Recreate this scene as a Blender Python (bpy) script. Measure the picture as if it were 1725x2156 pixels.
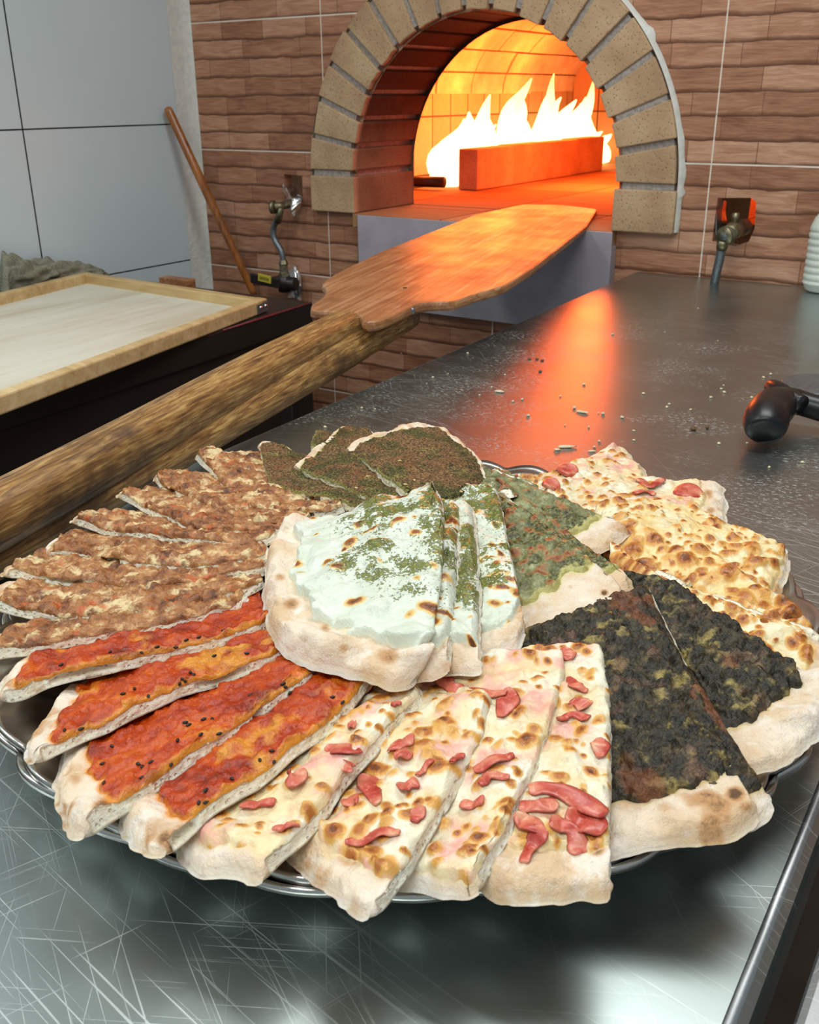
import bpy, math, random
import numpy as np
from math import sin, cos, pi, radians, sqrt
from mathutils import Matrix, Vector
from mathutils.geometry import tessellate_polygon

random.seed(7)
rng = np.random.RandomState(11)
scn = bpy.context.scene
COL = scn.collection
for o in list(bpy.data.objects): bpy.data.objects.remove(o)

# ------------------------------------------------------------------ camera
F, CX, CY = 2060.0, 862.5, 1078.0
YAW, PITCH, ROLL, H = radians(33.7), radians(23.0), radians(0.45), 0.34
fw = np.array([-sin(YAW)*cos(PITCH), cos(YAW)*cos(PITCH), -sin(PITCH)])
rt0 = np.array([cos(YAW), sin(YAW), 0.0]); up0 = np.cross(rt0, fw)
RT = rt0*cos(ROLL) - up0*sin(ROLL); UP = up0*cos(ROLL) + rt0*sin(ROLL)
CAM = np.array([0, 0, H])
cd = bpy.data.cameras.new('camera'); cam = bpy.data.objects.new('camera', cd); COL.objects.link(cam)
cam.matrix_world = Matrix(((RT[0], UP[0], -fw[0], 0), (RT[1], UP[1], -fw[1], 0), (RT[2], UP[2], -fw[2], H), (0, 0, 0, 1)))
cd.sensor_fit = 'HORIZONTAL'; cd.sensor_width = 36; cd.lens = F/1725*36; cd.clip_start = 0.01
cd.dof.use_dof = True; cd.dof.focus_distance = 0.66; cd.dof.aperture_fstop = 34
scn.camera = cam
def ray(x, y): return fw + RT*((x-CX)/F) - UP*((y-CY)/F)
def onz(x, y, z):
    d = ray(x, y); return CAM + d*((z-H)/d[2])
def ony(x, y, Y):
    d = ray(x, y); return CAM + d*(Y/d[1])
def onx(x, y, X):
    d = ray(x, y); return CAM + d*(X/d[0])
def prj(P):
    v = np.asarray(P)-CAM; z = v@fw
    return CX+F*(v@RT)/z, CY-F*(v@UP)/z

# ------------------------------------------------------------------ light and view
scn.view_settings.view_transform = 'Standard'; scn.view_settings.look = 'None'
scn.view_settings.gamma = 1; scn.view_settings.use_curve_mapping = False
scn.view_settings.exposure = 0.22
w = bpy.data.worlds.new('room_air'); scn.world = w; w.use_nodes = True
w.node_tree.nodes['Background'].inputs[0].default_value = (0.80, 0.93, 1.0, 1)
w.node_tree.nodes['Background'].inputs[1].default_value = 0.34
def area(name, loc, sx, sy, power, color, aim=None):
    l = bpy.data.lights.new(name, 'AREA'); l.shape = 'RECTANGLE'; l.size = sx; l.size_y = sy
    l.energy = power; l.color = color
    o = bpy.data.objects.new(name, l); COL.objects.link(o); o.location = loc
    if aim is not None:
        o.rotation_euler = (Vector(aim)-Vector(loc)).to_track_quat('-Z', 'Y').to_euler()
    return o
area('ceiling_light', (-0.32, 1.12, 1.52), 1.1, 0.5, 14.5, (0.96, 1.0, 0.97))
area('ceiling_light', (-1.55, 0.0, 1.52), 0.30, 0.9, 11, (0.95, 1.0, 0.98))
area('ceiling_light', (0.0, -0.55, 1.45), 1.2, 0.4, 20, (0.96, 1.0, 0.97))
# fire light inside the oven, then one added fill lamp
def point(name, loc, power, color, r=0.08):
    l = bpy.data.lights.new(name, 'POINT'); l.energy = power; l.color = color; l.shadow_soft_size = r
    o = bpy.data.objects.new(name, l); COL.objects.link(o); o.location = loc
FIRE = (1.0, 0.15, 0.02)
for yy, pw in ((2.75, 8), (3.1, 10), (3.5, 10)):
    point('fire_and_fill_light', (-1.70, yy, 0.36), pw, FIRE)
point('fire_and_fill_light', (-1.20, 2.95, 0.30), 20, (1.0, 0.12, 0.025), 0.15)  # added fill away from the flames, reddens hearth and arch

# ------------------------------------------------------------------ helpers: colour and nodes
def C(r, g, b, k=1.0):
    f = lambda c: ((c/255+0.055)/1.055)**2.4 if c/255 > 0.04045 else c/255/12.92
    return (f(r)*k, f(g)*k, f(b)*k, 1)

class NT:
    def __init__(s, name):
        s.m = bpy.data.materials.new(name); s.m.use_nodes = True; s.t = s.m.node_tree; s.n = s.t.nodes
        s.b = s.n['Principled BSDF']; s.out = s.n['Material Output']
        s.geo = s.n.new('ShaderNodeNewGeometry').outputs['Position']
    def _in(s, sock, v):
        if v is None: return
        if isinstance(v, bpy.types.NodeSocket): s.t.links.new(v, sock)
        else:
            if hasattr(sock, 'default_value'):
                try: sock.default_value = v
                except Exception: sock.default_value = tuple(v)[:3]
    def math(s, op, a, b=None, c=None, clamp=False):
        n = s.n.new('ShaderNodeMath'); n.operation = op; n.use_clamp = clamp
        s._in(n.inputs[0], a); s._in(n.inputs[1], b)
        if c is not None: s._in(n.inputs[2], c)
        return n.outputs[0]
    def map(s, vec=None, scale=(1, 1, 1), rot=(0, 0, 0), loc=(0, 0, 0)):
        n = s.n.new('ShaderNodeMapping'); s._in(n.inputs[0], vec or s.geo)
        n.inputs[1].default_value = loc; n.inputs[2].default_value = rot; n.inputs[3].default_value = scale
        return n.outputs[0]
    def noise(s, scale, vec=None, detail=3, rough=0.55, dist=0.0, color=False):
        n = s.n.new('ShaderNodeTexNoise'); s._in(n.inputs['Vector'], vec or s.geo)
        n.inputs['Scale'].default_value = scale; n.inputs['Detail'].default_value = detail
        n.inputs['Roughness'].default_value = rough; n.inputs['Distortion'].default_value = dist
        return n.outputs[1] if color else n.outputs[0]
    def voro(s, scale, vec=None, feature='F1', out='Distance', rand=1.0):
        n = s.n.new('ShaderNodeTexVoronoi'); n.feature = feature; s._in(n.inputs['Vector'], vec or s.geo)
        n.inputs['Scale'].default_value = scale; n.inputs['Randomness'].default_value = rand
        return n.outputs[out]
    def ramp(s, fac, stops, interp='LINEAR'):
        n = s.n.new('ShaderNodeValToRGB'); s._in(n.inputs[0], fac); cr = n.color_ramp; cr.interpolation = interp
        while len(cr.elements) < len(stops): cr.elements.new(0.5)
        for e, (p, c) in zip(cr.elements, stops):
            e.position = p; e.color = c if isinstance(c, tuple) else (c, c, c, 1)
        return n.outputs[0]
    def step(s, fac, a, b):
        n = s.n.new('ShaderNodeMapRange'); n.interpolation_type = 'SMOOTHSTEP'; s._in(n.inputs[0], fac)
        n.inputs[1].default_value = a; n.inputs[2].default_value = b
        return n.outputs[0]
    def mix(s, fac, a, b, mode='MIX'):
        n = s.n.new('ShaderNodeMix'); n.data_type = 'RGBA'; n.blend_type = mode
        s._in(n.inputs[0], fac); s._in(n.inputs[6], a); s._in(n.inputs[7], b)
        return n.outputs[2]
    def sep(s, v):
        n = s.n.new('ShaderNodeSeparateXYZ'); s._in(n.inputs[0], v); return n.outputs
    def comb(s, x, y, z):
        n = s.n.new('ShaderNodeCombineXYZ'); s._in(n.inputs[0], x); s._in(n.inputs[1], y); s._in(n.inputs[2], z)
        return n.outputs[0]
    def attr(s, name):
        n = s.n.new('ShaderNodeAttribute'); n.attribute_name = name
        q = s.n.new('ShaderNodeSeparateColor'); s.t.links.new(n.outputs['Color'], q.inputs[0]); return q.outputs
    def bump(s, h, strength=0.5, dist=0.002, normal=None):
        n = s.n.new('ShaderNodeBump'); s._in(n.inputs['Height'], h)
        n.inputs['Strength'].default_value = strength; n.inputs['Distance'].default_value = dist
        if normal: s._in(n.inputs['Normal'], normal)
        return n.outputs[0]
    def set(s, color=None, rough=None, metal=None, bump=None, spec=None, **kw):
        s._in(s.b.inputs['Base Color'], color); s._in(s.b.inputs['Roughness'], rough)
        s._in(s.b.inputs['Metallic'], metal); s._in(s.b.inputs['Normal'], bump)
        s._in(s.b.inputs['Specular IOR Level'], spec)
        for k, v in kw.items(): s._in(s.b.inputs[k.replace('_', ' ')], v)
        return s.m

# ------------------------------------------------------------------ helpers: meshes and objects
ORG = {}
def thing(name, label, cat, loc=(0, 0, 0), group=None):
    o = bpy.data.objects.new(name, None); COL.objects.link(o); o.location = loc; o.empty_display_size = 0.02
    ORG[o.name] = np.array(loc, float); o['label'] = label; o['category'] = cat
    if group: o['group'] = group
    return o
def tag(o, label, cat, group=None):
    o['label'] = label; o['category'] = cat
    if group: o['group'] = group
    return o
def obj(name, V, Fc, m, parent=None, smooth=True, loc=None, attr=None, bevel=0.0, mats=None, fmat=None, label=None):
    V = np.asarray(V, float).reshape(-1, 3)
    org = ORG[parent.name] if parent is not None else (np.array(loc, float) if loc is not None else np.zeros(3))
    me = bpy.data.meshes.new(name)
    if isinstance(Fc, np.ndarray):
        n, k = Fc.shape
        me.vertices.add(len(V)); me.vertices.foreach_set('co', (V-org).astype(np.float32).ravel())
        me.loops.add(n*k); me.loops.foreach_set('vertex_index', Fc.astype(np.int32).ravel())
        me.polygons.add(n); me.polygons.foreach_set('loop_start', np.arange(0, n*k, k, dtype=np.int32))
        me.update(calc_edges=True); me.validate()
    else:
        me.from_pydata([tuple(v) for v in (V-org)], [], [tuple(f) for f in Fc]); me.update()
    if smooth: me.polygons.foreach_set('use_smooth', [True]*len(me.polygons))
    if attr is not None:
        a = me.color_attributes.new('m', 'FLOAT_COLOR', 'POINT'); a.data.foreach_set('color', attr.astype(np.float32).ravel())
    for mm in (mats or [m]): me.materials.append(mm)
    if fmat is not None: me.polygons.foreach_set('material_index', fmat)
    o = bpy.data.objects.new(name, me); COL.objects.link(o)
    if parent is not None: o.parent = parent
    else: o.location = org
    ORG[o.name] = org
    if bevel:
        b = o.modifiers.new('bevel', 'BEVEL'); b.width = bevel; b.segments = 2; b.limit_method = 'ANGLE'
    if label: o['label'] = label
    return o
class MB:
    def __init__(s): s.v = []; s.f = []
    def add(s, V, Fc):
        n = len(s.v); s.v += [tuple(v) for v in V]; s.f += [tuple(i+n for i in f) for f in Fc]
    def box(s, x0, x1, y0, y1, z0, z1, M=None):
        V = [Vector((x, y, z)) for z in (z0, z1) for y in (y0, y1) for x in (x0, x1)]
        if M is not None: V = [M @ v for v in V]
        s.add(V, [(0, 2, 3, 1), (4, 5, 7, 6), (0, 1, 5, 4), (2, 6, 7, 3), (0, 4, 6, 2), (1, 3, 7, 5)])
    def prism(s, poly, y0, y1):            # poly of (x, z) extruded along y
        n = len(poly)
        V = [(x, y0, z) for x, z in poly]+[(x, y1, z) for x, z in poly]
        s.add(V, [tuple(range(n)), tuple(range(2*n-1, n-1, -1))]+[(i, i+n, (i+1) % n+n, (i+1) % n) for i in range(n)])
    def tube(s, pts, rad, n=16, cap=True, sq=1.0):
        pts = [Vector(p) for p in pts]
        rad = rad if hasattr(rad, '__len__') else [rad]*len(pts)
        V = []; ref = None
        for i, p in enumerate(pts):
            t = (pts[min(i+1, len(pts)-1)]-pts[max(i-1, 0)]).normalized()
            if ref is None: ref = t.orthogonal().normalized() if abs(t.z) > 0.9 else Vector((0, 0, 1)).cross(t).normalized()
            a = (ref-t*ref.dot(t)).normalized(); b = t.cross(a); ref = a
            for k in range(n):
                an = 2*pi*k/n; V.append(p+a*(cos(an)*rad[i])+b*(sin(an)*rad[i]*sq))
        Fc = []
        for i in range(len(pts)-1):
            for k in range(n): Fc.append((i*n+k, i*n+(k+1) % n, (i+1)*n+(k+1) % n, (i+1)*n+k))
        if cap: Fc += [tuple(range(n-1, -1, -1)), tuple(range((len(pts)-1)*n, len(pts)*n))]
        s.add(V, Fc)
    def lathe(s, prof, c, n=32, axis='z'):
        V = []; Fc = []
        for r, z in prof:
            for k in range(n):
                a = 2*pi*k/n
                if axis == 'z': V.append((c[0]+r*cos(a), c[1]+r*sin(a), c[2]+z))
                else: V.append((c[0]+r*cos(a), c[1]+z, c[2]+r*sin(a)))
        for i in range(len(prof)-1):
            for k in range(n): Fc.append((i*n+k, i*n+(k+1) % n, (i+1)*n+(k+1) % n, (i+1)*n+k))
        s.add(V, Fc)
    def build(s, name, m, parent=None, smooth=False, loc=None, bevel=0.0, label=None):
        return obj(name, s.v, s.f, m, parent, smooth, loc, bevel=bevel, label=label)
def cat(pts, n):                            # Catmull-Rom through points
    P = np.array(pts, float); P = np.vstack([2*P[0]-P[1], P, 2*P[-1]-P[-2]]); out = []
    m = len(P)-3
    for i in range(n):
        t = i/(n-1)*m; k = min(int(t), m-1); t -= k
        a, b, c, d = P[k:k+4]
        out.append(0.5*((2*b)+(c-a)*t+(2*a-5*b+4*c-d)*t*t+(-a+3*b-3*c+d)*t**3))
    return np.array(out)
def struct(o):
    o['kind'] = 'structure'; return o

# numpy value noise
def vn(x, y, seed=0):
    xi = np.floor(x).astype(np.int64); yi = np.floor(y).astype(np.int64); xf = x-xi; yf = y-yi
    u = xf*xf*(3-2*xf); v = yf*yf*(3-2*yf)
    def h(a, b):
        n = (a*374761393+b*668265263+seed*1442695041) & 0x7fffffff
        n = ((n ^ (n >> 13))*1274126177) & 0x7fffffff
        return ((n ^ (n >> 16)) & 0xffff)/65535.0
    return (h(xi, yi)*(1-u)+h(xi+1, yi)*u)*(1-v)+(h(xi, yi+1)*(1-u)+h(xi+1, yi+1)*u)*v
def fbm(x, y, cell, seed=0, oct=3):
    r = 0; a = 1; t = 0
    for i in range(oct):
        r = r+a*vn(x/cell, y/cell, seed+i*17); t += a; a *= 0.5; cell = cell/2.1
    return r/t
def ss(x, a, b):
    t = np.clip((x-a)/(b-a), 0, 1); return t*t*(3-2*t)

# ------------------------------------------------------------------ materials: room
def mat_wood_tile():
    n = NT('wood_look_tile'); p = n.sep(n.geo)
    wav = n.noise(11, n.comb(p[0], 0.0, p[2]), 3)
    zz = n.math('ADD', p[2], n.math('MULTIPLY', n.math('SUBTRACT', wav, 0.5), 0.015))
    v = n.comb(p[0], n.math('ADD', zz, 5.0-0.115+0.0), 0.0)
    br = n.n.new('ShaderNodeTexBrick'); n._in(br.inputs['Vector'], v)
    br.offset = 0.37; br.offset_frequency = 3; br.squash = 1.35; br.squash_frequency = 2
    br.inputs['Scale'].default_value = 1.0; br.inputs['Brick Width'].default_value = 0.135
    br.inputs['Row Height'].default_value = 0.3/7; br.inputs['Mortar Size'].default_value = 0.0011
    br.inputs['Mortar Smooth'].default_value = 0.6; br.inputs['Bias'].default_value = 0.0
    br.inputs['Color1'].default_value = (0, 0, 0, 1); br.inputs['Color2'].default_value = (1, 1, 1, 1)
    rnd = n.sep(br.outputs['Color'])[0]
    grain = n.noise(1, n.map(scale=(18, 1, 260)), 5, 0.65, 0.6)
    big = n.noise(1, n.map(scale=(9, 1, 40)), 4, 0.6, 1.2)
    f = n.math('ADD', n.math('MULTIPLY', rnd, 0.26), n.math('ADD', n.math('MULTIPLY', grain, 0.55), n.math('MULTIPLY', big, 0.5)))
    col = n.ramp(f, [(0.3, C(98, 58, 42)), (0.5, C(144, 96, 70)), (0.68, C(172, 122, 94)), (0.95, C(206, 162, 134))])
    fr = n.math('FRACT', n.math('DIVIDE', n.math('ADD', zz, 5.0-0.115), 0.3/7))
    edge = n.math('MULTIPLY', n.math('SUBTRACT', 1.0, n.step(fr, 0.0, 0.20)), 0.8)
    col = n.mix(edge, col, C(84, 46, 30))
    col = n.mix(n.math('MULTIPLY', br.outputs['Fac'], 0.5), col, C(90, 55, 38))
    # white grout lines 0.30 m x 0.475 m
    gz = n.math('ABSOLUTE', n.math('SUBTRACT', n.math('FRACT', n.math('DIVIDE', n.math('ADD', p[2], 5.0-0.115+0.15), 0.3)), 0.5))
    gx = n.math('ABSOLUTE', n.math('SUBTRACT', n.math('FRACT', n.math('DIVIDE', n.math('ADD', p[0], 10.0+0.1247+0.2375), 0.475)), 0.5))
    g = n.math('MAXIMUM', n.math('LESS_THAN', gz, 0.0016/0.3*1.0), n.math('LESS_THAN', gx, 0.0014/0.475))
    col = n.mix(g, col, C(222, 205, 190))
    hgt = n.math('ADD', n.math('MULTIPLY', edge, -1.2), n.math('ADD', n.math('MULTIPLY', grain, 0.5), big))
    return n.set(col, n.ramp(grain, [(0.3, 0.38), (0.8, 0.55)]), 0, n.bump(hgt, 0.55, 0.003), 0.35)
def mat_white_tile():
    n = NT('white_wall_tile'); p = n.sep(n.geo)
    d = n.noise(5, detail=2)
    gy = n.math('ABSOLUTE', n.math('SUBTRACT', n.math('FRACT', n.math('DIVIDE', n.math('ADD', p[1], 6.0-1.473+0.3), 0.6)), 0.5))
    gz = n.math('ABSOLUTE', n.math('SUBTRACT', n.math('FRACT', n.math('DIVIDE', n.math('ADD', p[2], 6.9-0.279+0.1725), 0.345)), 0.5))
    g = n.math('MAXIMUM', n.math('LESS_THAN', gy, 0.0019/0.6), n.math('LESS_THAN', gz, 0.0017/0.345))
    g = n.math('MULTIPLY', g, n.math('LESS_THAN', p[1], 1.99))
    col = n.mix(d, C(196, 212, 216), C(210, 218, 224))
    return n.set(n.mix(g, col, C(22, 28, 26)), n.mix(g, (0.22,)*3+(1,), (0.8,)*3+(1,)), 0, n.bump(n.math('MULTIPLY', g, -1.0), 0.4, 0.001))
def mat_arch_brick():
    n = NT('fire_brick'); a = n.noise(9); b = n.noise(160, detail=4); v = n.voro(150)
    col = n.ramp(a, [(0.3, C(164, 132, 102)), (0.55, C(186, 156, 122)), (0.75, C(200, 174, 142))])
    col = n.mix(n.math('MULTIPLY', n.step(b, 0.55, 0.75), 0.6), col, C(150, 118, 82))
    col = n.mix(n.math('LESS_THAN', v, 0.16), col, C(104, 74, 52))
    p = n.sep(n.geo)
    dx = n.math('SUBTRACT', p[0], -1.146); dz = n.math('MAXIMUM', n.math('SUBTRACT', p[2], 0.171), 0.0)
    rad = n.math('SQRT', n.math('ADD', n.math('MULTIPLY', dx, dx), n.math('MULTIPLY', dz, dz)))
    ins = n.math('MULTIPLY', n.math('SUBTRACT', 1.0, n.step(rad, 0.342, 0.350)), n.math('MULTIPLY', n.step(p[1], 1.988, 2.01), n.math('LESS_THAN', p[1], 2.26)))
    inner_dark = n.math('MULTIPLY', ins, n.math('ADD', 0.55, n.math('MULTIPLY', n.step(n.math('ADD', p[2], n.math('MULTIPLY', n.math('SUBTRACT', a, 0.5), 0.3)), 0.14, 0.36), 0.42)))  # inner arch faces darker, most towards the top
    col = n.mix(inner_dark, col, C(58, 34, 24))
    return n.set(col, 0.9, 0, n.bump(n.math('ADD', b, n.math('MULTIPLY', v, 0.6)), 0.6, 0.0015), 0.2)
def mat_simple(name, c, rough=0.5, metal=0.0, sc=60, var=0.25, bmp=0.3, bd=0.001, spec=0.5, detail=4, c2=None, stretch=(1, 1, 1)):
    n = NT(name); v = n.map(scale=stretch); a = n.noise(sc, v, detail)
    c2 = c2 or tuple(x*(1-var) for x in c[:3])+(1,)
    return n.set(n.mix(n.step(a, 0.3, 0.7), c2, c), rough, metal, n.bump(a, bmp, bd) if bmp else None, spec)
def mat_steel(name, base=(0.355, 0.405, 0.40, 1), flour=False, r0=0.25):
    n = NT(name); sc = None
    for k, (ang, s1, s2, th) in enumerate([(0.15, 6, 620, 0.63), (-0.5, 8, 720, 0.65), (0.9, 9, 760, 0.66), (0.5, 5, 900, 0.65), (-1.2, 8, 800, 0.67)]):
        w_ = n.map(scale=(1, 1, 0), rot=(0, 0, ang))
        x = n.noise(1, n.map(w_, scale=(s1, s2, 1), loc=(k*7.3, 2.1*k, 0)), 2, 0.5)
        y = n.step(x, th, th+0.05); sc = y if sc is None else n.math('MAXIMUM', sc, y)
    brush = n.noise(1, n.map(scale=(6, 300, 1), rot=(0, 0, 0.3)), 3)
    smud = n.noise(5, detail=5, rough=0.6)
    amt = n.step(n.noise(3.2, n.map(loc=(3, 1, 0)), 3), 0.38, 0.68)
    sc = n.math('MULTIPLY', sc, n.math('ADD', 0.08, n.math('MULTIPLY', amt, 0.5)))
    rough = n.math('ADD', r0, n.math('ADD', n.math('MULTIPLY', smud, 0.16), n.math('MULTIPLY', sc, 0.3)))
    col = n.mix(smud, base, tuple(min(1, x*1.18) for x in base[:3])+(1,))
    col = n.mix(n.math('MULTIPLY', sc, 0.85), col, (0.95, 0.97, 0.97, 1))
    metal = 1.0
    if flour:
        p = n.sep(n.geo)
        f1 = n.noise(1, n.map(scale=(160, 380, 1), rot=(0, 0, -0.5)), 6, 0.75)
        f2 = n.noise(6.5, n.map(loc=(1.3, 4, 0)), 4, 0.6)
        dots = n.math('LESS_THAN', n.voro(420), 0.12)
        near = n.math('MULTIPLY', n.step(p[1], 0.62, 0.95), n.math('SUBTRACT', 1.0, n.step(p[1], 1.35, 1.8)))
        fl = n.math('MULTIPLY', n.math('MULTIPLY', n.step(f1, 0.53, 0.64), n.step(f2, 0.44, 0.62)), near)
        dt = n.math('MULTIPLY', n.math('MULTIPLY', dots, n.step(f2, 0.40, 0.6)), n.math('ADD', near, 0.08))
        fl = n.math('MAXIMUM', n.math('MULTIPLY', fl, 0.75), n.math('MULTIPLY', dt, 0.6))
        col = n.mix(fl, col, C(196, 190, 186)); metal = n.math('SUBTRACT', 1.0, fl); rough = n.math('ADD', rough, n.math('MULTIPLY', fl, 0.5))
    h = n.math('ADD', n.math('MULTIPLY', brush, 0.35), n.math('MULTIPLY', sc, -0.7))
    return n.set(col, rough, metal, n.bump(h, 0.10, 0.0005))
def mat_wood(name, ca, cb, cc, axis_rot=0.0, rough=0.45, s=(9, 160, 160), dirt=0.5, spec=0.5, gw=0.5):
    n = NT(name); v0 = n.map(rot=(0, 0, axis_rot)); v = n.map(v0, scale=s)
    g = n.noise(1, v, 5, 0.62, 0.8); g2 = n.noise(1, n.map(v0, scale=(s[0]*0.5, s[1]*0.15, s[2]*0.15), loc=(3, 1, 2)), 4, 0.6, 1.5)
    f = n.math('ADD', n.math('MULTIPLY', g, gw), n.math('MULTIPLY', g2, 1.05-gw))
    col = n.ramp(f, [(0.35, cb), (0.52, ca), (0.7, cc)])
    d = n.noise(7, detail=5, rough=0.65)
    col = n.mix(n.math('MULTIPLY', n.step(d, 0.52, 0.72), dirt), col, cb)
    return n.set(col, n.ramp(d, [(0.3, rough-0.08), (0.7, rough+0.12)]), 0, n.bump(f, 0.35, 0.001), spec)

M = {}
M['wall'] = mat_wood_tile(); M['white'] = mat_white_tile(); M['brick'] = mat_arch_brick()
M['mortar'] = mat_simple('grey_mortar', C(168, 158, 150), 0.95, sc=120, var=0.35, bmp=0.8, bd=0.003)
M['plaster'] = mat_simple('white_filler', C(214, 212, 204), 0.9, sc=70, var=0.1, bmp=0.8, bd=0.003)
M['ceil'] = mat_simple('ceiling_paint', C(214, 218, 216), 0.9, var=0.05)
M['floor'] = mat_simple('dark_floor_tile', C(96, 84, 76), 0.5, sc=8)
M['steel'] = mat_steel('scratched_steel', flour=True); M['steel2'] = mat_steel('brushed_steel_panel', (0.36, 0.37, 0.38, 1), r0=0.36); M['apron'] = mat_simple('dull_zinc_sheet', C(178, 170, 180), 0.45, 0.15, sc=9, var=0.2, bmp=0.05)
M['black_steel'] = mat_simple('dark_painted_metal', C(44, 38, 34), 0.38, 0.2, sc=12, var=0.2, bmp=0.05)
M['red_edge'] = mat_simple('red_paint', C(120, 34, 44), 0.5, 0.0, sc=60)
M['foil'] = mat_simple('aluminium_foil', (0.82, 0.83, 0.84, 1), 0.22, 1.0, sc=180, var=0.1, bmp=0.4, bd=0.001)
M['platter'] = mat_simple('platter_foil', (0.62, 0.60, 0.57, 1), 0.24, 1.0, sc=60, var=0.25, bmp=0.25, bd=0.001)
M['brass'] = mat_simple('aged_brass', C(150, 140, 112), 0.42, 0.9, sc=120, var=0.4)
M['galv'] = mat_simple('grey_hose', C(128, 134, 138), 0.4, 0.7, sc=300, var=0.35, bmp=0.5)
M['black'] = mat_simple('black_plastic', C(22, 22, 24), 0.36, sc=90, var=0.2, bmp=0.15, bd=0.0006, spec=0.5)
M['yellow'] = mat_simple('yellow_tag', C(200, 184, 60), 0.5, sc=60, var=0.1)
M['pale_wood'] = mat_wood('pale_pine', C(206, 176, 124), C(176, 142, 92), C(226, 202, 154), 0.1, 0.5, (5, 60, 60), 0.2)
M['flour_board'] = mat_wood('floured_board', C(214, 208, 190), C(196, 186, 160), C(224, 222, 210), 1.5, 0.75, (3, 30, 30), 0.25)
AX = math.atan2(2.28-0.41, -1.07+0.62)
M['peel'] = mat_wood('worn_peel_wood', C(158, 106, 66), C(108, 66, 42), C(190, 150, 112), -AX, 0.40, (5, 130, 130), 0.6, gw=0.65)
M['shaft'] = mat_wood('worn_shaft_wood', C(140, 100, 54), C(58, 38, 24), C(194, 158, 98), -AX, 0.40, (22, 300, 300), 0.8, gw=0.8)
M['stick'] = mat_wood('varnished_stick', C(150, 88, 40), C(100, 54, 24), C(186, 118, 58), 0, 0.18, (60, 60, 12), 0.3)
M['rag'] = mat_simple('dirty_cloth', C(142, 140, 122), 0.95, sc=240, var=0.35, bmp=0.6, bd=0.001)
M['bottle'] = NT('milky_plastic').set(C(226, 232, 222), 0.35, 0, None, 0.5, Transmission_Weight=0.25)

# ------------------------------------------------------------------ room shell
YW, YB = 2.005, 2.246
AXC, AZC, AR = -1.146, 0.171, 0.335        # oven mouth
FZ = 0.079                                  # hearth level
def arc(r, a0, a1, n): return [(AXC+r*cos(a0+(a1-a0)*i/n), AZC+r*sin(a0+(a1-a0)*i/n)) for i in range(n+1)]
mouth = [(AXC-AR, FZ), (AXC+AR, FZ)]+arc(AR, 0, pi, 40)
def rect(x0, x1, z0, z1): return [(x0, z0), (x1, z0), (x1, z1), (x0, z1)]
holeL = [(-1.712, 0.092), (-1.655, 0.086), (-1.652, 0.160), (-1.712, 0.162)]
holeR = [(-0.607, 0.070), (-0.560, 0.064), (-0.535, 0.074), (-0.527, 0.100), (-0.530, 0.148), (-0.540, 0.156), (-0.605, 0.153)]
def plate(outer, holes, y, flip=False):
    loops = [[Vector((x, 0, z)) for x, z in lp] for lp in [outer]+holes]
    tri = tessellate_polygon([[Vector((v.x, v.z, 0)) for v in lp] for lp in loops])
    V = [(x, y, z) for lp in [outer]+holes for x, z in lp]
    return V, [t if not flip else t[::-1] for t in tri]
mb = MB()
V, Fc = plate(rect(-2.02, 1.6, -0.9, 1.6), [mouth, holeL, holeR], YW); mb.add(V, Fc)
for hl in (holeL, holeR):
    n = len(hl); V = [(x, YW, z) for x, z in hl]+[(x, YW+0.03, z) for x, z in hl]
    mb.add(V, [(i, (i+1) % n, (i+1) % n+n, i+n) for i in range(n)])
struct(mb.build('wall_back', M['wall']))
mb = MB(); mb.box(-2.10, -2.01, -1.2, YW, -0.9, 1.6); struct(mb.build('wall_left', M['white']))
mb = MB(); mb.box(-2.1, 1.6, -1.2, YB, -0.96, -0.9); struct(mb.build('floor', M['floor']))
mb = MB(); mb.box(-2.1, 1.6, -1.2, YB, 1.6, 1.66); struct(mb.build('ceiling', M['ceil']))
# plaster strip in the corner of the white wall
pts = []
mb = MB(); zz = np.linspace(-0.3, 1.6, 80); V = []
for i, z in enumerate(zz):
    wv = 0.012+0.004*vn(np.array([z*14.0]), np.array([0.3]), 3)[0]
    V += [(-2.0095, YW-0.055-wv*0.5, z), (-2.006, YW-0.03, z), (-2.004+wv*0.3, YW-0.004, z), (-2.0+wv*0.6, YW-0.0005, z)]
for i in range(len(zz)-1):
    for k in range(3): mb.f.append((i*4+k, i*4+k+1, i*4+k+5, i*4+k+4))
mb.v = V; struct(mb.build('trim_1', M['plaster'], smooth=True))

# ------------------------------------------------------------------ brick oven
oven = thing('brick_oven', 'brick pizza oven with round arched mouth built into wood-look tiled wall', 'oven', (AXC, YW, FZ))
YF = 1.985                                  # front of the arch bricks
def jit(poly, a): return [(x+random.uniform(-a, a), z+random.uniform(-a, a)) for x, z in poly]
NB = 17; gap = 0.0135
RO = 0.462
def wedge(a0, a1, r0, r1):
    g0 = gap/2/AR; g1 = gap/2/RO*0.9
    p = []
    for t in np.linspace(a0+g0, a1-g0, 4): p.append((AXC+r0*cos(t), AZC+r0*sin(t)))
    for t in np.linspace(a1-g1, a0+g1, 3): p.append((AXC+r1*cos(t), AZC+r1*sin(t)))
    return p
for i in range(NB):
    a0 = pi*i/NB; a1 = pi*(i+1)/NB
    m_ = MB(); m_.prism(jit(wedge(a0, a1, AR+random.uniform(-0.004, 0.004), RO+random.uniform(-0.004, 0.004)), 0.0012), YF+random.uniform(-0.002, 0.003), YB+0.004)
    m_.build('arch_brick', M['brick'], oven, bevel=0.0025)
for sx in (-1, 1):
    m_ = MB(); xs = sorted([AXC+sx*(AR-0.003), AXC+sx*(RO+0.002)])
    m_.box(xs[0], xs[1], YF-0.002, YB+0.004, FZ+0.001, AZC-0.008); m_.build('arch_brick', M['brick'], oven, bevel=0.003)
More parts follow.
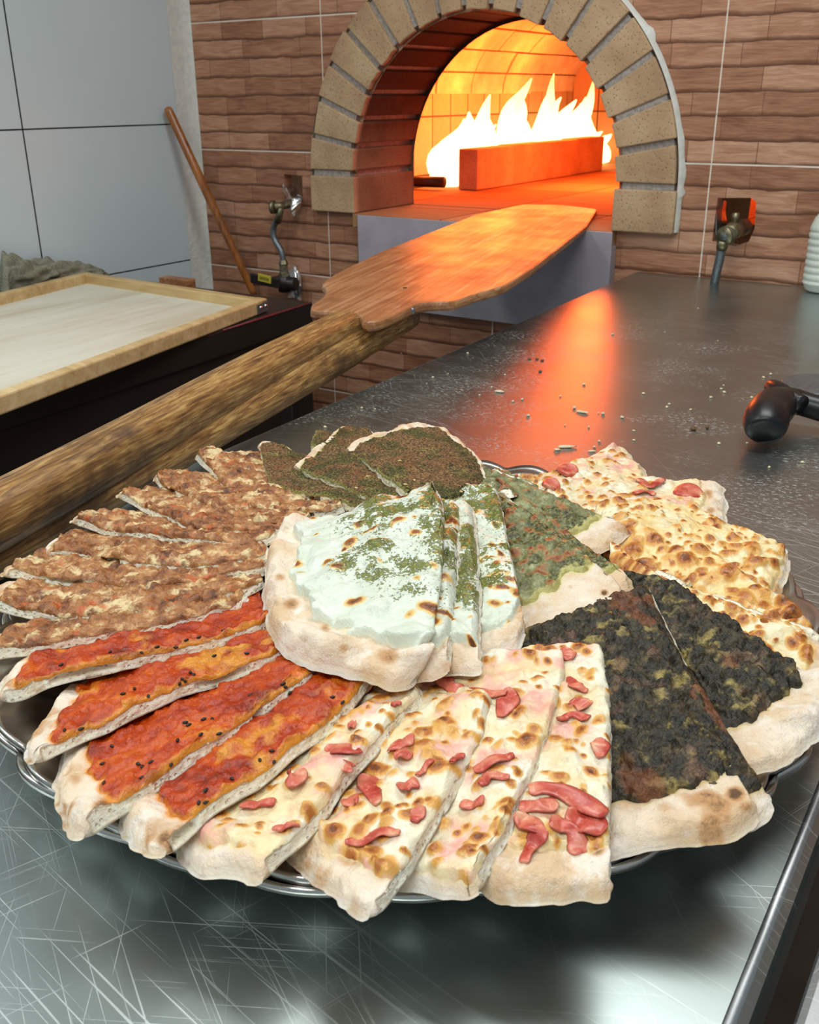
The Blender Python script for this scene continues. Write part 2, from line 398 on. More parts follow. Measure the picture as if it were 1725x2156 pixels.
# mortar behind the joints, recessed
ring = []
m_ = MB()
for lo, hi in ((AR+0.012, RO-0.006),):
    n = 60
    po = [(AXC+hi, FZ+0.002)]+arc(hi, 0, pi, n)+[(AXC-hi, FZ+0.002)]
    pi_ = [(AXC+lo, FZ+0.002)]+arc(lo, 0, pi, n)+[(AXC-lo, FZ+0.002)]
    k = len(po)
    V = [(x, YF+0.007, z) for x, z in po]+[(x, YF+0.007, z) for x, z in pi_]+[(x, YB, z) for x, z in po]+[(x, YB, z) for x, z in pi_]
    Fc = []
    for i in range(k-1):
        Fc += [(i, i+1, k+i+1, k+i), (k+i, k+i+1, 3*k+i+1, 3*k+i), (i+1, i, 2*k+i, 2*k+i+1)]
    m_.add(V, Fc)
m_.build('mortar', M['mortar'], oven)
# white filler bead round the outside of the arch
V = []; Fc = []; n = 150
tt = np.linspace(-0.22, pi+0.22, n)
for i, t in enumerate(tt):
    if t < 0: c = (AXC+RO, AZC+t/0.22*0.088)
    elif t > pi: c = (AXC-RO, AZC-(t-pi)/0.22*0.088)
    else: c = (AXC+RO*cos(t), AZC+RO*sin(t))
    d = (cos(min(max(t, 0), pi)), sin(min(max(t, 0), pi)))
    right = 1.0 if t < pi*0.55 else 0.25
    wd = (0.004+0.007*vn(np.array([i*0.35]), np.array([0.5]), 5)[0]**2+0.006*(rng.rand() > 0.93))*right
    V += [(c[0]+d[0]*0.001, YF+0.006, c[1]+d[1]*0.001), (c[0]+d[0]*(wd*0.6+0.002), YF+0.010, c[1]+d[1]*(wd*0.6+0.002)), (c[0]+d[0]*(wd+0.003), YW-0.0008, c[1]+d[1]*(wd+0.003))]
for i in range(n-1):
    for k in range(2): Fc.append((i*3+k, i*3+k+1, i*3+k+4, i*3+k+3))
obj('filler_bead', V, Fc, M['plaster'], oven)
# inner firebrick material
def mat_inner(name, mode):
    n = NT(name); p = n.sep(n.geo)
    if mode == 'side': v = n.comb(p[1], p[2], 0.0)
    elif mode == 'hearth': v = n.comb(p[0], p[1], 0.0)
    else: v = n.comb(p[0], p[2], 0.0)
    br = n.n.new('ShaderNodeTexBrick'); n._in(br.inputs['Vector'], n.map(v, loc=(0.03, 5.0-FZ if mode != 'hearth' else 5.02, 0)))
    W_, H_ = (0.30, 0.30) if mode == 'hearth' else ((0.115, 0.26) if mode == 'sold' or mode == 'side' else (0.23, 0.115))
    br.inputs['Scale'].default_value = 1; br.inputs['Brick Width'].default_value = W_; br.inputs['Row Height'].default_value = H_
    br.inputs['Mortar Size'].default_value = 0.0028; br.offset = 0.5 if mode == 'vault' else 0.0
    br.inputs['Color1'].default_value = C(196, 160, 118); br.inputs['Color2'].default_value = C(160, 122, 84); br.inputs['Mortar'].default_value = C(70, 40, 24)
    d = n.noise(30, detail=5)
    col = n.mix(n.math('MULTIPLY', d, 0.5), br.outputs['Color'], C(130, 90, 60))
    return n.set(col, 0.9, 0, n.bump(n.math('ADD', n.math('MULTIPLY', br.outputs['Fac'], -1.5), n.math('MULTIPLY', d, 0.4)), 0.6, 0.003), 0.2)
M['in_side'] = mat_inner('oven_soldier_brick', 'side'); M['hearth'] = mat_inner('oven_hearth_tile', 'hearth'); M['in_back'] = mat_inner('oven_back_brick', 'sold')
CXL, CXR, CYB = -1.87, -0.42, 4.05; ZS = 0.345
n = 24
# courses of real bricks on the vault, each course a strip with joints in the mesh
m_ = MB(); am = MB()
a_, b_ = (CXR-CXL)/2, 0.36; xm = (CXL+CXR)/2
ncrs = 16; thv = np.linspace(pi, 0, ncrs+1)
for k in range(ncrs):
    t0, t1 = thv[k]-0.008, thv[k+1]+0.008
    off = random.uniform(0, 0.2)
    y = YB-off
    while y < CYB:
        y0, y1 = max(y+0.004, YB), min(y+0.226, CYB); dz = random.uniform(-0.003, 0.003); sk = 0.02
        if y1 > y0+0.01:
            P = [(xm+(a_+dz)*cos(t), ZS+(b_+dz)*sin(t)) for t in (t0, (t0+t1)/2, t1)]
            Q = [(xm+(a_+0.03)*cos(t), ZS+(b_+0.03)*sin(t)) for t in (t0, (t0+t1)/2, t1)]
            Vv = []
            for yy in (y0, y1): Vv += [(x, yy, z) for x, z in P]+[(x, yy, z) for x, z in Q]
            m_.add(Vv, [(0, 6, 7, 1), (1, 7, 8, 2), (0, 3, 9, 6), (2, 8, 11, 5), (0, 1, 4, 3), (1, 2, 5, 4), (6, 9, 10, 7), (7, 10, 11, 8), (3, 4, 10, 9), (4, 5, 11, 10)])
        y += 0.23
m_.build('vault', M['brick'], oven)
m_ = MB(); P = [(xm+(a_+0.014)*cos(t), ZS+(b_+0.014)*sin(t)) for t in np.linspace(pi, 0, 33)]
V = [(x, YB, z) for x, z in P]+[(x, CYB+0.02, z) for x, z in P]
m_.add(V, [(i, i+1, i+34, i+33) for i in range(32)]); m_.build('vault_mortar', M['mortar'], oven)
for x_ in (CXL-0.06, CXR):
    m_ = MB(); m_.box(x_, x_+0.06, YB, CYB, FZ, ZS+0.01); m_.build('side_wall', M['in_side'], oven)
m_ = MB(); m_.box(CXL-0.06, CXR+0.06, CYB, CYB+0.06, FZ, ZS+b_+0.05); m_.build('rear_wall', M['in_back'], oven)
mb = MB(); V, Fc = plate(rect(CXL-0.06, CXR+0.06, FZ-0.1, ZS+b_+0.06), [[(AXC-AR+0.004, FZ+0.001), (AXC+AR-0.004, FZ+0.001)]+arc(AR-0.004, 0, pi, 40), holeL, holeR], YB); mb.add(V, Fc)
mb.build('front_wall', M['brick'], oven)
m_ = MB(); m_.box(CXL-0.06, CXR+0.06, YB-0.001, CYB+0.06, FZ-0.03, FZ); m_.box(AXC-AR, AXC+AR, YF-0.003, YB, FZ-0.03, FZ); m_.build('hearth', M['hearth'], oven)
# sheet steel apron below the mouth
m_ = MB(); px0, px1 = -1.463, -0.807
m_.box(px0, px1, YF-0.006, YW-0.001, -0.135, FZ-0.0305); m_.box(px0, px1, YF-0.009, YF-0.005, -0.138, FZ-0.001)
ap = m_.build('steel_apron', M['apron'], oven, bevel=0.0012)
# burner pipe and loose fire bricks
m_ = MB(); m_.tube([(-1.86, 2.62, FZ+0.022), (-1.62, 2.63, FZ+0.024)], 0.016); m_.tube([(-1.75, 2.63, FZ+0.02), (-1.75, 4.0, FZ+0.02)], 0.016)
m_.build('burner_pipe', M['black_steel'], oven, smooth=True)
yb = 2.67
for i in range(4):
    m_ = MB(); L = 0.236+random.uniform(-0.006, 0.006); dx = -0.004*i+random.uniform(-0.002, 0.002)
    m_.box(-1.595+dx, -1.530+dx, yb, yb+L, FZ+0.0005, 0.198+random.uniform(-0.002, 0.002))
    o = m_.build('fire_brick', M['brick'], None, bevel=0.004, loc=(-1.56+dx, yb+L/2, FZ))
    tag(o, ['upright fire brick at the near end of the row before the flames', 'second fire brick from the near end in the row before the flames',
            'third fire brick from the near end in the row before the flames', 'fire brick at the far end of the row before the flames'][i], 'brick', 'fire bricks shielding the burner')
    yb += L+0.004
# flames
fn = NT('fire'); fn.n.remove(fn.b)
em = fn.n.new('ShaderNodeEmission'); tr = fn.n.new('ShaderNodeBsdfTransparent'); mx = fn.n.new('ShaderNodeMixShader')
p = fn.sep(fn.geo); hgt = fn.step(p[2], 0.12, 0.47); lw = fn.n.new('ShaderNodeLayerWeight'); lw.inputs[0].default_value = 0.35
nz = fn.noise(1, fn.map(scale=(16, 16, 7)), 3)
q = fn.math('ADD', hgt, fn.math('MULTIPLY', fn.math('SUBTRACT', nz, 0.5), 0.5))
fn._in(em.inputs[0], fn.ramp(q, [(0.0, (1, 0.62, 0.25, 1)), (0.5, (1, 0.55, 0.2, 1)), (1.0, (1, 0.36, 0.08, 1))]))
em.inputs[1].default_value = 4.0
fac = fn.math('MULTIPLY', fn.math('SUBTRACT', 1.0, fn.step(lw.outputs['Facing'], 0.35, 0.95)), fn.math('SUBTRACT', 1.0, fn.math('MULTIPLY', fn.step(q, 0.55, 1.1), 0.6)), clamp=True)
fn._in(mx.inputs[0], fac); fn.t.links.new(tr.outputs[0], mx.inputs[1]); fn.t.links.new(em.outputs[0], mx.inputs[2]); fn.t.links.new(mx.outputs[0], fn.out.inputs[0])
M['fire'] = fn.m
flame = MB()
def tongue(x, y, h, r, lean=(0, 0), seed=0):
    k = 14; prof = []
    P = []; R_ = []
    for i in range(k):
        t = i/(k-1); rr = r*(0.55+0.9*t if t < 0.25 else 0.775*max(0.02, (1-(t-0.25)/0.75))**0.75*1.05)
        P.append((x+lean[0]*t*t+0.012*sin(seed+t*7), y+lean[1]*t*t+0.018*sin(seed*2+t*6), FZ+0.015+h*t)); R_.append(rr)
    flame.tube(P, R_, 12, sq=0.8)
fl = [(2.72, .09, .05), (2.79, .13, .06), (2.86, .18, .06), (2.94, .20, .06), (3.0, .25, .055), (3.08, .22, .06), (3.16, .26, .065), (3.21, .30, .055), (3.28, .23, .06), (3.36, .20, .07), (3.45, .25, .06), (3.54, .32, .045), (3.60, .24, .06), (3.67, .23, .06), (3.74, .24, .05), (3.79, .30, .045), (3.86, .2, .05), (3.94, .15, .05)]
for i, (y, h, r) in enumerate(fl):
    tongue(-1.73+random.uniform(-.03, .03), y, h, r*1.1, (random.uniform(.0, .05), random.uniform(-.02, .09)), i)
    tongue(-1.70+random.uniform(-.03, .03), y+0.04, h*random.uniform(.45, .7), r*1.2, (0.02, 0.03), i+9)
o = flame.build('flames', M['fire'], None, True, loc=(-1.72, 3.2, FZ)); tag(o, 'bright yellow gas flames rising behind the row of fire bricks in the oven', 'fire')

# ------------------------------------------------------------------ worktops
def top_slab(mb, poly, z0, z1):
    n = len(poly); V = [(x, y, z0) for x, y in poly]+[(x, y, z1) for x, y in poly]
    mb.add(V, [tuple(range(n-1, -1, -1)), tuple(range(n, 2*n))]+[(i, (i+1) % n, (i+1) % n+n, i+n) for i in range(n)])
wt = thing('steel_worktable', 'scratched stainless steel worktable carrying the platter', 'table', (-0.38, 1.0, -0.9))
m_ = MB(); top_slab(m_, [(-0.668, -0.25), (-0.034, -0.25), (-0.046, 0.6), (-0.12, 2.0), (-0.757, 2.0)], -0.04, 0.0)
m_.build('worktop', M['steel'], wt, bevel=0.006)
m_ = MB(); zt = 0.0022
rim_ = [(-0.0425, -0.25), (-0.054, 0.6), (-0.128, 1.99)]
m_.tube([(x, y, -0.0016) for x, y in rim_], 0.0030, 10); m_.build('raised_rim', M['steel2'], wt, smooth=True)
for x, y in ((-0.64, -0.2), (-0.07, -0.2), (-0.70, 1.9), (-0.15, 1.9)):
    m_ = MB(); m_.tube([(x, y, -0.9), (x, y, -0.04)], 0.02); m_.build('leg', M['steel2'], wt, smooth=True)
nt_ = thing('steel_side_table', 'grey steel side table beyond the dark gap at bottom right corner', 'table', (0.3, 0.3, -0.9))
m_ = MB(); top_slab(m_, [(-0.0255, -0.25), (0.6, -0.25), (0.6, 1.2), (-0.034, 1.2)], -0.04, 0.0); m_.build('worktop', M['steel2'], nt_, bevel=0.004)
for x, y in ((0.03, -0.2), (0.55, -0.2), (0.03, 1.1), (0.55, 1.1)):
    m_ = MB(); m_.tube([(x, y, -0.9), (x, y, -0.04)], 0.02); m_.build('leg', M['steel2'], nt_, smooth=True)
ZC = -0.068
ct = thing('dark_counter', 'dark brown metal counter under the wooden tray beside the white wall', 'counter', (-1.6, 1.0, -0.9))
e0 = onz(0, 838, ZC); e1 = onz(651, 636, ZC)
m_ = MB(); ex = lambda y: e0[0]+(e1[0]-e0[0])*(y-e0[1])/(e1[1]-e0[1])
top_slab(m_, [(-2.005, 0.2), (ex(0.2), 0.2), (e1[0], e1[1]), (-2.005, e1[1])], -0.82, ZC-0.001); m_.build('cabinet', M['black_steel'], ct, bevel=0.003)
m_ = MB(); top_slab(m_, [(-2.005, 0.19), (ex(0.2)+0.006, 0.19), (e1[0]+0.006, e1[1]+0.004), (-2.005, e1[1]+0.004)], ZC-0.05, ZC); m_.build('worktop', M['black_steel'], ct, bevel=0.003)
m_ = MB(); m_.tube([(ex(1.35)+0.006, 1.35, ZC-0.001), (e1[0]+0.006, e1[1], ZC-0.001)], 0.0022, 8); m_.build('worn_red_edge', M['red_edge'], ct, smooth=True, label='worn red paint edge')
# low steel ledge at the wall behind the counter
m_ = MB(); m_.box(-2.005, -1.652, e1[1]+0.01, YW-0.002, -0.9, -0.165)
o = m_.build('wall_ledge', M['black_steel'], None, bevel=0.003, loc=(-1.83, 1.85, -0.9)); tag(o, 'low dark ledge between the counter and tiled wall under the yellow-tagged valve', 'ledge')
# dark post seen between the lower pole and the table edge
pp = onx(614, 868, -1.15)
m_ = MB(); m_.box(pp[0]-0.012, pp[0]+0.012, pp[1]-0.012, pp[1]+0.012, -0.9, pp[2]+0.04)
o = m_.build('table_post', M['black_steel'], None, bevel=0.002, loc=(pp[0], pp[1], -0.9)); tag(o, 'dark metal post standing in the gap below the round pole', 'post')

# ------------------------------------------------------------------ wooden tray
Zt = -0.040; A = onz(563, 628, Zt)[:2]; B = onz(180, 572, Zt)[:2]; D = onz(-160, 893, Zt)[:2]
A, B, D = map(np.array, (A, B, D)); B = A+(B-A); Cc = D+(B-A)
tray = thing('wooden_tray', 'pale wooden dough tray with raised rim and floured base on dark counter', 'tray', (float((A+Cc)[0]/2), float((A+Cc)[1]/2), ZC))
ux = (A-B)/np.linalg.norm(A-B); uy = (A-D)/np.linalg.norm(A-D)
def board(p, q, inn, wd, z0, z1, name, m):
    mb = MB(); P = [p, q, q+inn*wd, p+inn*wd]; top_slab(mb, [tuple(v) for v in P], z0, z1); return mb.build(name, m, tray, bevel=0.003)
RW = 0.026
for (p_, q_, i_) in ((A, B, -uy), (D, A, -ux), (B, Cc, ux), (Cc, D, uy)):
    board(p_, q_, i_, RW, ZC+0.001, Zt+random.uniform(-.0006, .0006), 'rim_board', M['pale_wood'])
mb = MB(); top_slab(mb, [tuple(A-ux*RW-uy*RW), tuple(B+ux*RW-uy*RW), tuple(Cc+ux*RW+uy*RW), tuple(D-ux*RW+uy*RW)], ZC+0.001, ZC+0.007); mb.build('base', M['flour_board'], tray, label='floured white base')
mb = MB(); c0 = A+ux*0.0012-uy*0.004; c1 = A+ux*0.0012-uy*0.062
V = []
for dd, z0, z1 in ((0.0, ZC+0.004, Zt-0.006),):
    for (p_) in (A+ux*0.0006, A-uy*0.045+ux*0.0006):
        for z in (z0, z1): V.append((p_[0], p_[1], z))
mb.add(V, [(0, 2, 3, 1)]); V2 = [(x+ux[0]*0.0012, y+ux[1]*0.0012, z) for x, y, z in V]; mb.add(V2, [(0, 1, 3, 2)]); mb.add(V+V2, [(0, 1, 5, 4), (2, 6, 7, 3), (1, 3, 7, 5), (0, 4, 6, 2)])
cb = mb.build('corner_bracket', M['galv'], tray, label='small metal corner bracket')
for f_ in (0.012, 0.032):
    q_ = A-uy*f_; mb = MB(); mb.tube([(q_[0], q_[1], Zt-0.013), (q_[0]+ux[0]*0.004, q_[1]+ux[1]*0.004, Zt-0.013)], 0.0035, 12); mb.build('screw', M['foil'], tray, smooth=True)
# wood offcut behind tray
p0 = onz(372, 588, Zt-0.002); mb = MB(); mb.box(p0[0]-0.06, p0[0]+0.03, p0[1]-0.0, p0[1]+0.03, ZC, Zt-0.002)
o = mb.build('wood_offcut', M['peel'], None, bevel=0.002, loc=(p0[0], p0[1], ZC)); tag(o, 'small brown wood offcut lying behind the tray by the white wall', 'wood')
# rag
nu, nv = 90, 46; V = []
for i in range(nu):
    t = i/(nu-1); y = 1.335+0.29*t
    hh = 0.062*(1-t)**0.8+0.020; hh *= (1 if t > 0.05 else (t/0.05)**0.5)*(1 if t < 0.94 else max(0.1, ((1-t)/0.06)**0.5))
    for k in range(nv):
        a = 2*pi*k/nv; nn = 0.55+0.9*vn(np.array([y*48+a*1.1]), np.array([a*2.2 if a < pi else (2*pi-a)*2.2]), 21)[0]
        fold = 1+0.22*sin(a*5+y*60)+0.12*sin(a*9-y*90)
        V.append((-1.978+0.022*cos(a)*nn*fold, y+0.006*sin(a*4), ZC+0.002+hh*0.5+hh*0.5*sin(a)*(0.7+0.4*nn)*fold*0.95))
Fc = [(i*nv+k, i*nv+(k+1) % nv, (i+1)*nv+(k+1) % nv, (i+1)*nv+k) for i in range(nu-1) for k in range(nv)]+[tuple(range(nv)), tuple(range((nu-1)*nv, nu*nv))]
rag = obj('cleaning_rag', V, Fc, M['rag'], None, True, loc=(-1.978, 1.48, ZC)); tag(rag, 'crumpled grey-green rag stuffed between the tray and the white tiled wall', 'rag')
# leaning stick
s0 = onx(352, 226, -1.992); s1 = ony(536, 622, 1.972)
mb = MB(); mb.tube([s0+(s1-s0)*t for t in (0, .006, .02, .5, .97, 1)], [0.006, 0.0095, 0.0112, 0.0112, 0.0095, 0.008], 20)
o = mb.build('rolling_stick', M['stick'], None, True, loc=s1); tag(o, 'glossy brown wooden rolling stick leaning in the corner against the white wall', 'stick')

# ------------------------------------------------------------------ gas fittings
lv = thing('gas_fitting', 'brass gas valve wrapped in foil with grey hose at the left wall hole', 'gas valve', (-1.70, 1.97, 0.06))
g = lambda x, y, Y: tuple(ony(x, y, Y))
mb = MB(); mb.tube([g(572, 436, 1.925), g(578, 436, 1.927)], [0.0165, 0.0165], 20); mb.tube([g(577, 436, 1.93), g(592, 434, 1.945), g(612, 428, 1.98)], [0.013, 0.010, 0.011], 16)
mb.tube([g(590, 436, 1.94), g(588, 455, 1.945), g(584, 466, 1.948)], [0.010, 0.009, 0.011], 14); mb.build('valve_body', M['brass'], lv, True)
mb = MB(); mb.tube(cat([g(584, 462, 1.948), g(576, 480, 1.95), g(578, 503, 1.95), g(592, 528, 1.95), g(597, 552, 1.95)], 24), 0.0078, 14); mb.build('hose', M['galv'], lv, True)
mb = MB(); mb.tube([g(596, 548, 1.95), g(597, 556, 1.95), g(597, 558, 1.95), g(598, 572, 1.95), g(598, 574, 1.95), g(599, 582, 1.95)], [0.010, 0.0125, 0.011, 0.011, 0.0135, 0.0135], 6); mb.build('hose_nut', M['brass'], lv)
def crumple(grid, name, par, amp, m, seed):
    P = np.array(grid); nr, nc = P.shape[:2]; k = 6
    U = np.linspace(0, nr-1, (nr-1)*k+1); W_ = np.linspace(0, nc-1, (nc-1)*k+1); V = []
    for u in U:
        for w_ in W_:
            i = min(int(u), nr-2); j = min(int(w_), nc-2); a, b = u-i, w_-j
            q = P[i, j]*(1-a)*(1-b)+P[i+1, j]*a*(1-b)+P[i, j+1]*(1-a)*b+P[i+1, j+1]*a*b
            s_ = np.array([u*1.7+0.1]), np.array([w_*1.7+0.1])
            V.append(q+np.array([vn(*s_, seed)[0]-.5, vn(*s_, seed+1)[0]-.5, vn(*s_, seed+2)[0]-.5])*amp)
    R_ = len(W_); Fc = [(i*R_+j, i*R_+j+1, (i+1)*R_+j+1, (i+1)*R_+j) for i in range(len(U)-1) for j in range(R_-1)]
    o = obj(name, V, Fc, m, par, False); sl = o.modifiers.new('thick', 'SOLIDIFY'); sl.thickness = 0.0004; return o
crumple([[g(597, 370, 2.02), g(604, 372, 2.06), g(612, 380, 2.09)], [g(598, 395, 2.0), g(606, 395, 1.985), g(622, 398, 2.03)], [g(600, 418, 1.985), g(612, 415, 1.96), g(634, 412, 1.985)], [g(604, 432, 1.98), g(616, 440, 1.955), g(636, 428, 1.98)], [g(610, 440, 1.98), g(618, 455, 1.96), g(630, 440, 1.985)]], 'foil_wrap', lv, 0.014, M['foil'], 4)
bv = thing('ball_valve', 'dark ball valve with a yellow tag on its lever low on the tiled wall', 'valve', (-1.70, 1.97, -0.10))
mb = MB(); mb.tube([g(598, 580, 1.95), g(600, 612, 1.955)], 0.0165, 16); mb.tube([g(578, 592, 1.955), g(590, 594, 1.955), g(622, 598, 1.955), g(624, 598, 1.955)], [0.013, 0.017, 0.017, 0.012], 16); mb.build('valve_body', M['black_steel'], bv, True)
mb = MB(); mb.box(0, 0.10, -0.004, 0.004, -0.013, 0.013, Matrix.Translation(g(528, 585, 1.935)) @ Matrix.Rotation(0.06, 4, 'Y')); lev = mb.build('lever', M['black_steel'], bv, bevel=0.003)
mb = MB(); tp = Vector(g(544, 583, 1.929)); mb.box(0, 0.044, -0.002, 0.001, -0.010, 0.010, Matrix.Translation(tp) @ Matrix.Rotation(0.10, 4, 'Y')); yt = mb.build('tag', M['yellow'], bv, bevel=0.0025, label='yellow tag with dark lettering')
mb = MB()
for i in range(7):
    x_ = 0.007+i*0.0047; mb.box(x_, x_+0.0016, -0.0026, -0.002, -0.0045, 0.004, Matrix.Translation(tp) @ Matrix.Rotation(0.10, 4, 'Y'))
    if i % 2: mb.box(x_, x_+0.0034, -0.0026, -0.002, -0.0010, 0.0006, Matrix.Translation(tp) @ Matrix.Rotation(0.10, 4, 'Y'))
mb.build('lettering', M['black_steel'], bv, label='worn dark lettering')
crumple([[g(605, 570, 1.99), g(620, 562, 1.985), g(634, 575, 1.99)], [g(606, 600, 1.975), g(622, 600, 1.965), g(634, 600, 1.98)], [g(604, 624, 1.985), g(618, 628, 1.965), g(635, 632, 1.985)]], 'foil_wrap', bv, 0.010, M['foil'], 9)
rv = thing('gas_fitting', 'brass gas valve and pipe coming out of the glowing hole right of the oven', 'gas valve', (-0.56, 1.95, 0.09))
mb = MB(); mb.tube([g(1526, 497, 1.905), g(1529, 496, 1.908)], 0.0175, 24); mb.tube([g(1529, 497, 1.907), g(1533, 494, 1.93)], [0.0185, 0.0145], 24)
mb.tube([g(1533, 494, 1.93), g(1545, 485, 1.96), g(1565, 478, 2.06), g(1568, 478, 2.2)], [0.0145, 0.017, 0.017, 0.017], 20)
mb.tube([g(1549, 466, 1.965), g(1550, 448, 1.965)], [0.007, 0.0072], 12)
mb.tube([g(1524, 505, 1.915), g(1520, 524, 1.92)], [0.012, 0.0105], 16); mb.build('valve_body', M['brass'], rv, True)
mb = MB(); mb.tube([g(1525, 497, 1.9035), g(1526, 497, 1.905)], [0.007, 0.0095], 20); mb.build('cap_ring', M['galv'], rv, True)
mb = MB(); mb.tube(cat([g(1520, 522, 1.92), g(1516, 545, 1.922), g(1510, 570, 1.93), (-0.575, 1.945, -0.001)], 14), 0.0085, 14); mb.build('hose', M['galv'], rv, True)
crumple([[g(1512, 424, 2.01), g(1530, 424, 2.07)], [g(1511, 460, 2.005), g(1528, 462, 2.06)], [g(1509, 500, 2.0), g(1522, 505, 2.04)]], 'foil_lining', rv, 0.006, M['foil'], 14)

# ------------------------------------------------------------------ ribbed bottle
bo = thing('plastic_bottle', 'white ribbed plastic bottle against the back wall at the right frame edge', 'bottle', (-0.375, 1.955, 0.0))
prof = [(0.001, 0.001), (0.026, 0.001), (0.033, 0.005), (0.036, 0.014)]
for i in range(52):
    z = 0.016+i*0.0019; prof.append((0.0385-0.0022*abs(sin(i*pi/6.5))**4*1.0, z))
prof += [(0.037, 0.118), (0.032, 0.132), (0.022, 0.146), (0.014, 0.154), (0.013, 0.160)]
mb = MB(); mb.lathe(prof, (-0.375, 1.955, 0.0), 40); mb.build('body', M['bottle'], bo, True)
mb = MB(); mb.lathe([(0.0155, 0.156), (0.016, 0.158), (0.016, 0.172), (0.014, 0.174), (0.0005, 0.174)], (-0.375, 1.955, 0), 24); mb.build('cap', M['bottle'], bo, True)

# ------------------------------------------------------------------ pizza cutter
pc = thing('pizza_cutter', 'black-handled pizza cutter lying on the steel worktable at the right', 'pizza cutter', (-0.22, 1.1, 0.0))
mb = MB(); P = [onz(1612, 912, .019), onz(1612, 896, .024), onz(1618, 872, .028), onz(1640, 852, .030), onz(1672, 846, .029), onz(1705, 854, .027), onz(1745, 866, .024), onz(1790, 880, .022)]
mb.tube(cat(P, 40), np.interp(np.linspace(0, 1, 40), [0, .05, .2, .38, .5, .65, 1], [.010, .019, .0235, .0225, .0165, .0135, .0135]), 24); mb.build('handle', M['black'], pc, True)
mb = MB(); P = [onz(1690, 850, .034), onz(1660, 832, .038), onz(1636, 816, .040), onz(1622, 812, .036), onz(1618, 826, .028)]
mb.tube(cat(P, 24), np.interp(np.linspace(0, 1, 24), [0, .4, .8, 1], [.009, .0085, .006, .004]), 14); mb.build('finger_guard', M['black'], pc, True)
mb = MB(); mb.lathe([(0.0005, 0.006), (0.035, 0.006), (0.052, 0.0035), (0.053, 0.003), (0.052, 0.0025), (0.0005, 0.0025)], (-0.225, 1.285, 0), 48); mb.build('wheel', M['galv'], pc, True)
mb = MB(); mb.tube(cat([onz(1786, 879, .022), (-0.150, 1.165, 0.020), (-0.165, 1.225, 0.014), (-0.225, 1.285, 0.009)], 16), 0.004, 10); mb.tube([(-0.225, 1.285, 0.0015), (-0.225, 1.285, 0.012)], 0.007, 16); mb.build('fork', M['foil'], pc, True)

# ------------------------------------------------------------------ peels
axa = onz(1178, 434, 0.0855); axb = onz(0, 1046, 0.064)
ax = axb-axa; L = np.linalg.norm(ax); ax = ax/L; sd = np.cross(ax, [0, 0, 1]); sd /= np.linalg.norm(sd); nr = np.cross(sd, ax)
if nr[2] < 0: nr = -nr
peel = thing('pizza_peel', 'long wooden pizza peel with wide scorched blade reaching into the oven mouth', 'pizza peel', tuple(axa))
# outline of the blade from picture corners, on the peel's own plane
def onpeel(x, y, off=0.006):
    d = ray(x, y); o_ = axa+nr*off; return CAM+d*(((o_-CAM)@nr)/(d@nr))
outl = [(1100, 430), (1180, 431), (1258, 440), (1236, 476), (1120, 566), (1060, 603), (1000, 620), (955, 636), (915, 636), (880, 640), (845, 657), (800, 676), (765, 679), (757, 660), (700, 655), (653, 655), (655, 640), (680, 625), (688, 610), (676, 597), (700, 578), (800, 530), (1000, 452)]
O = np.array([onpeel(x, y) for x, y in outl])
Oc = []
k_ = len(O)
for i in range(k_):                         # Chaikin rounding, one pass at most corners
    a, b = O[i], O[(i+1) % k_]
    f_ = min(0.25, 0.010/np.linalg.norm(b-a)); Oc += [a*(1-f_)+b*f_, a*f_+b*(1-f_)]
O = np.array(Oc); n = len(O)
cen = O.mean(0); TH = 0.013
loops = []
for ins, dz in ((0.0035, 0.0), (0.001, -0.0015), (0.0, -0.0045), (0.0, -0.0095), (0.003, -TH)):
    q = []
    for i in range(n):
        t = O[(i+1) % n]-O[i-1]; t /= np.linalg.norm(t); nn_ = np.cross(nr, t); 
        if nn_@(cen-O[i]) < 0 and abs(nn_@(cen-O[i])) > 0.02: nn_ = -nn_
        q.append(O[i]+nn_*ins+nr*dz)
    loops.append(q)
V = [v for lp in loops for v in lp]
Fc = [(j*n+i, j*n+(i+1) % n, (j+1)*n+(i+1) % n, (j+1)*n+i) for j in range(len(loops)-1) for i in range(n)]
f2 = [Vector(((v-axa)@sd, (v-axa)@ax, 0)) for v in loops[0]]
tri = tessellate_polygon([f2]); Fc += [tuple(t) for t in tri]+[tuple((len(loops)-1)*n+i for i in t[::-1]) for t in tri]
obj('blade', V, Fc, M['peel'], peel, False)
# worm hole, bolt holes in the blade edge
mb = MB(); q = onpeel(853, 606, 0.0066); mb.tube([q, q+nr*0.0006], 0.0035, 10, sq=0.5); mb.build('knot', M['black_steel'], peel)
for (x, y) in ((920, 637), (868, 650)):
    q = onpeel(x, y+4, 0.0); v_ = (CAM-q); v_ -= nr*(v_@nr); v_ /= np.linalg.norm(v_)
    mb = MB(); mb.tube([q-v_*0.004, q+v_*0.0035], 0.0042, 14); mb.build('bolt_hole', M['galv'], peel, True)
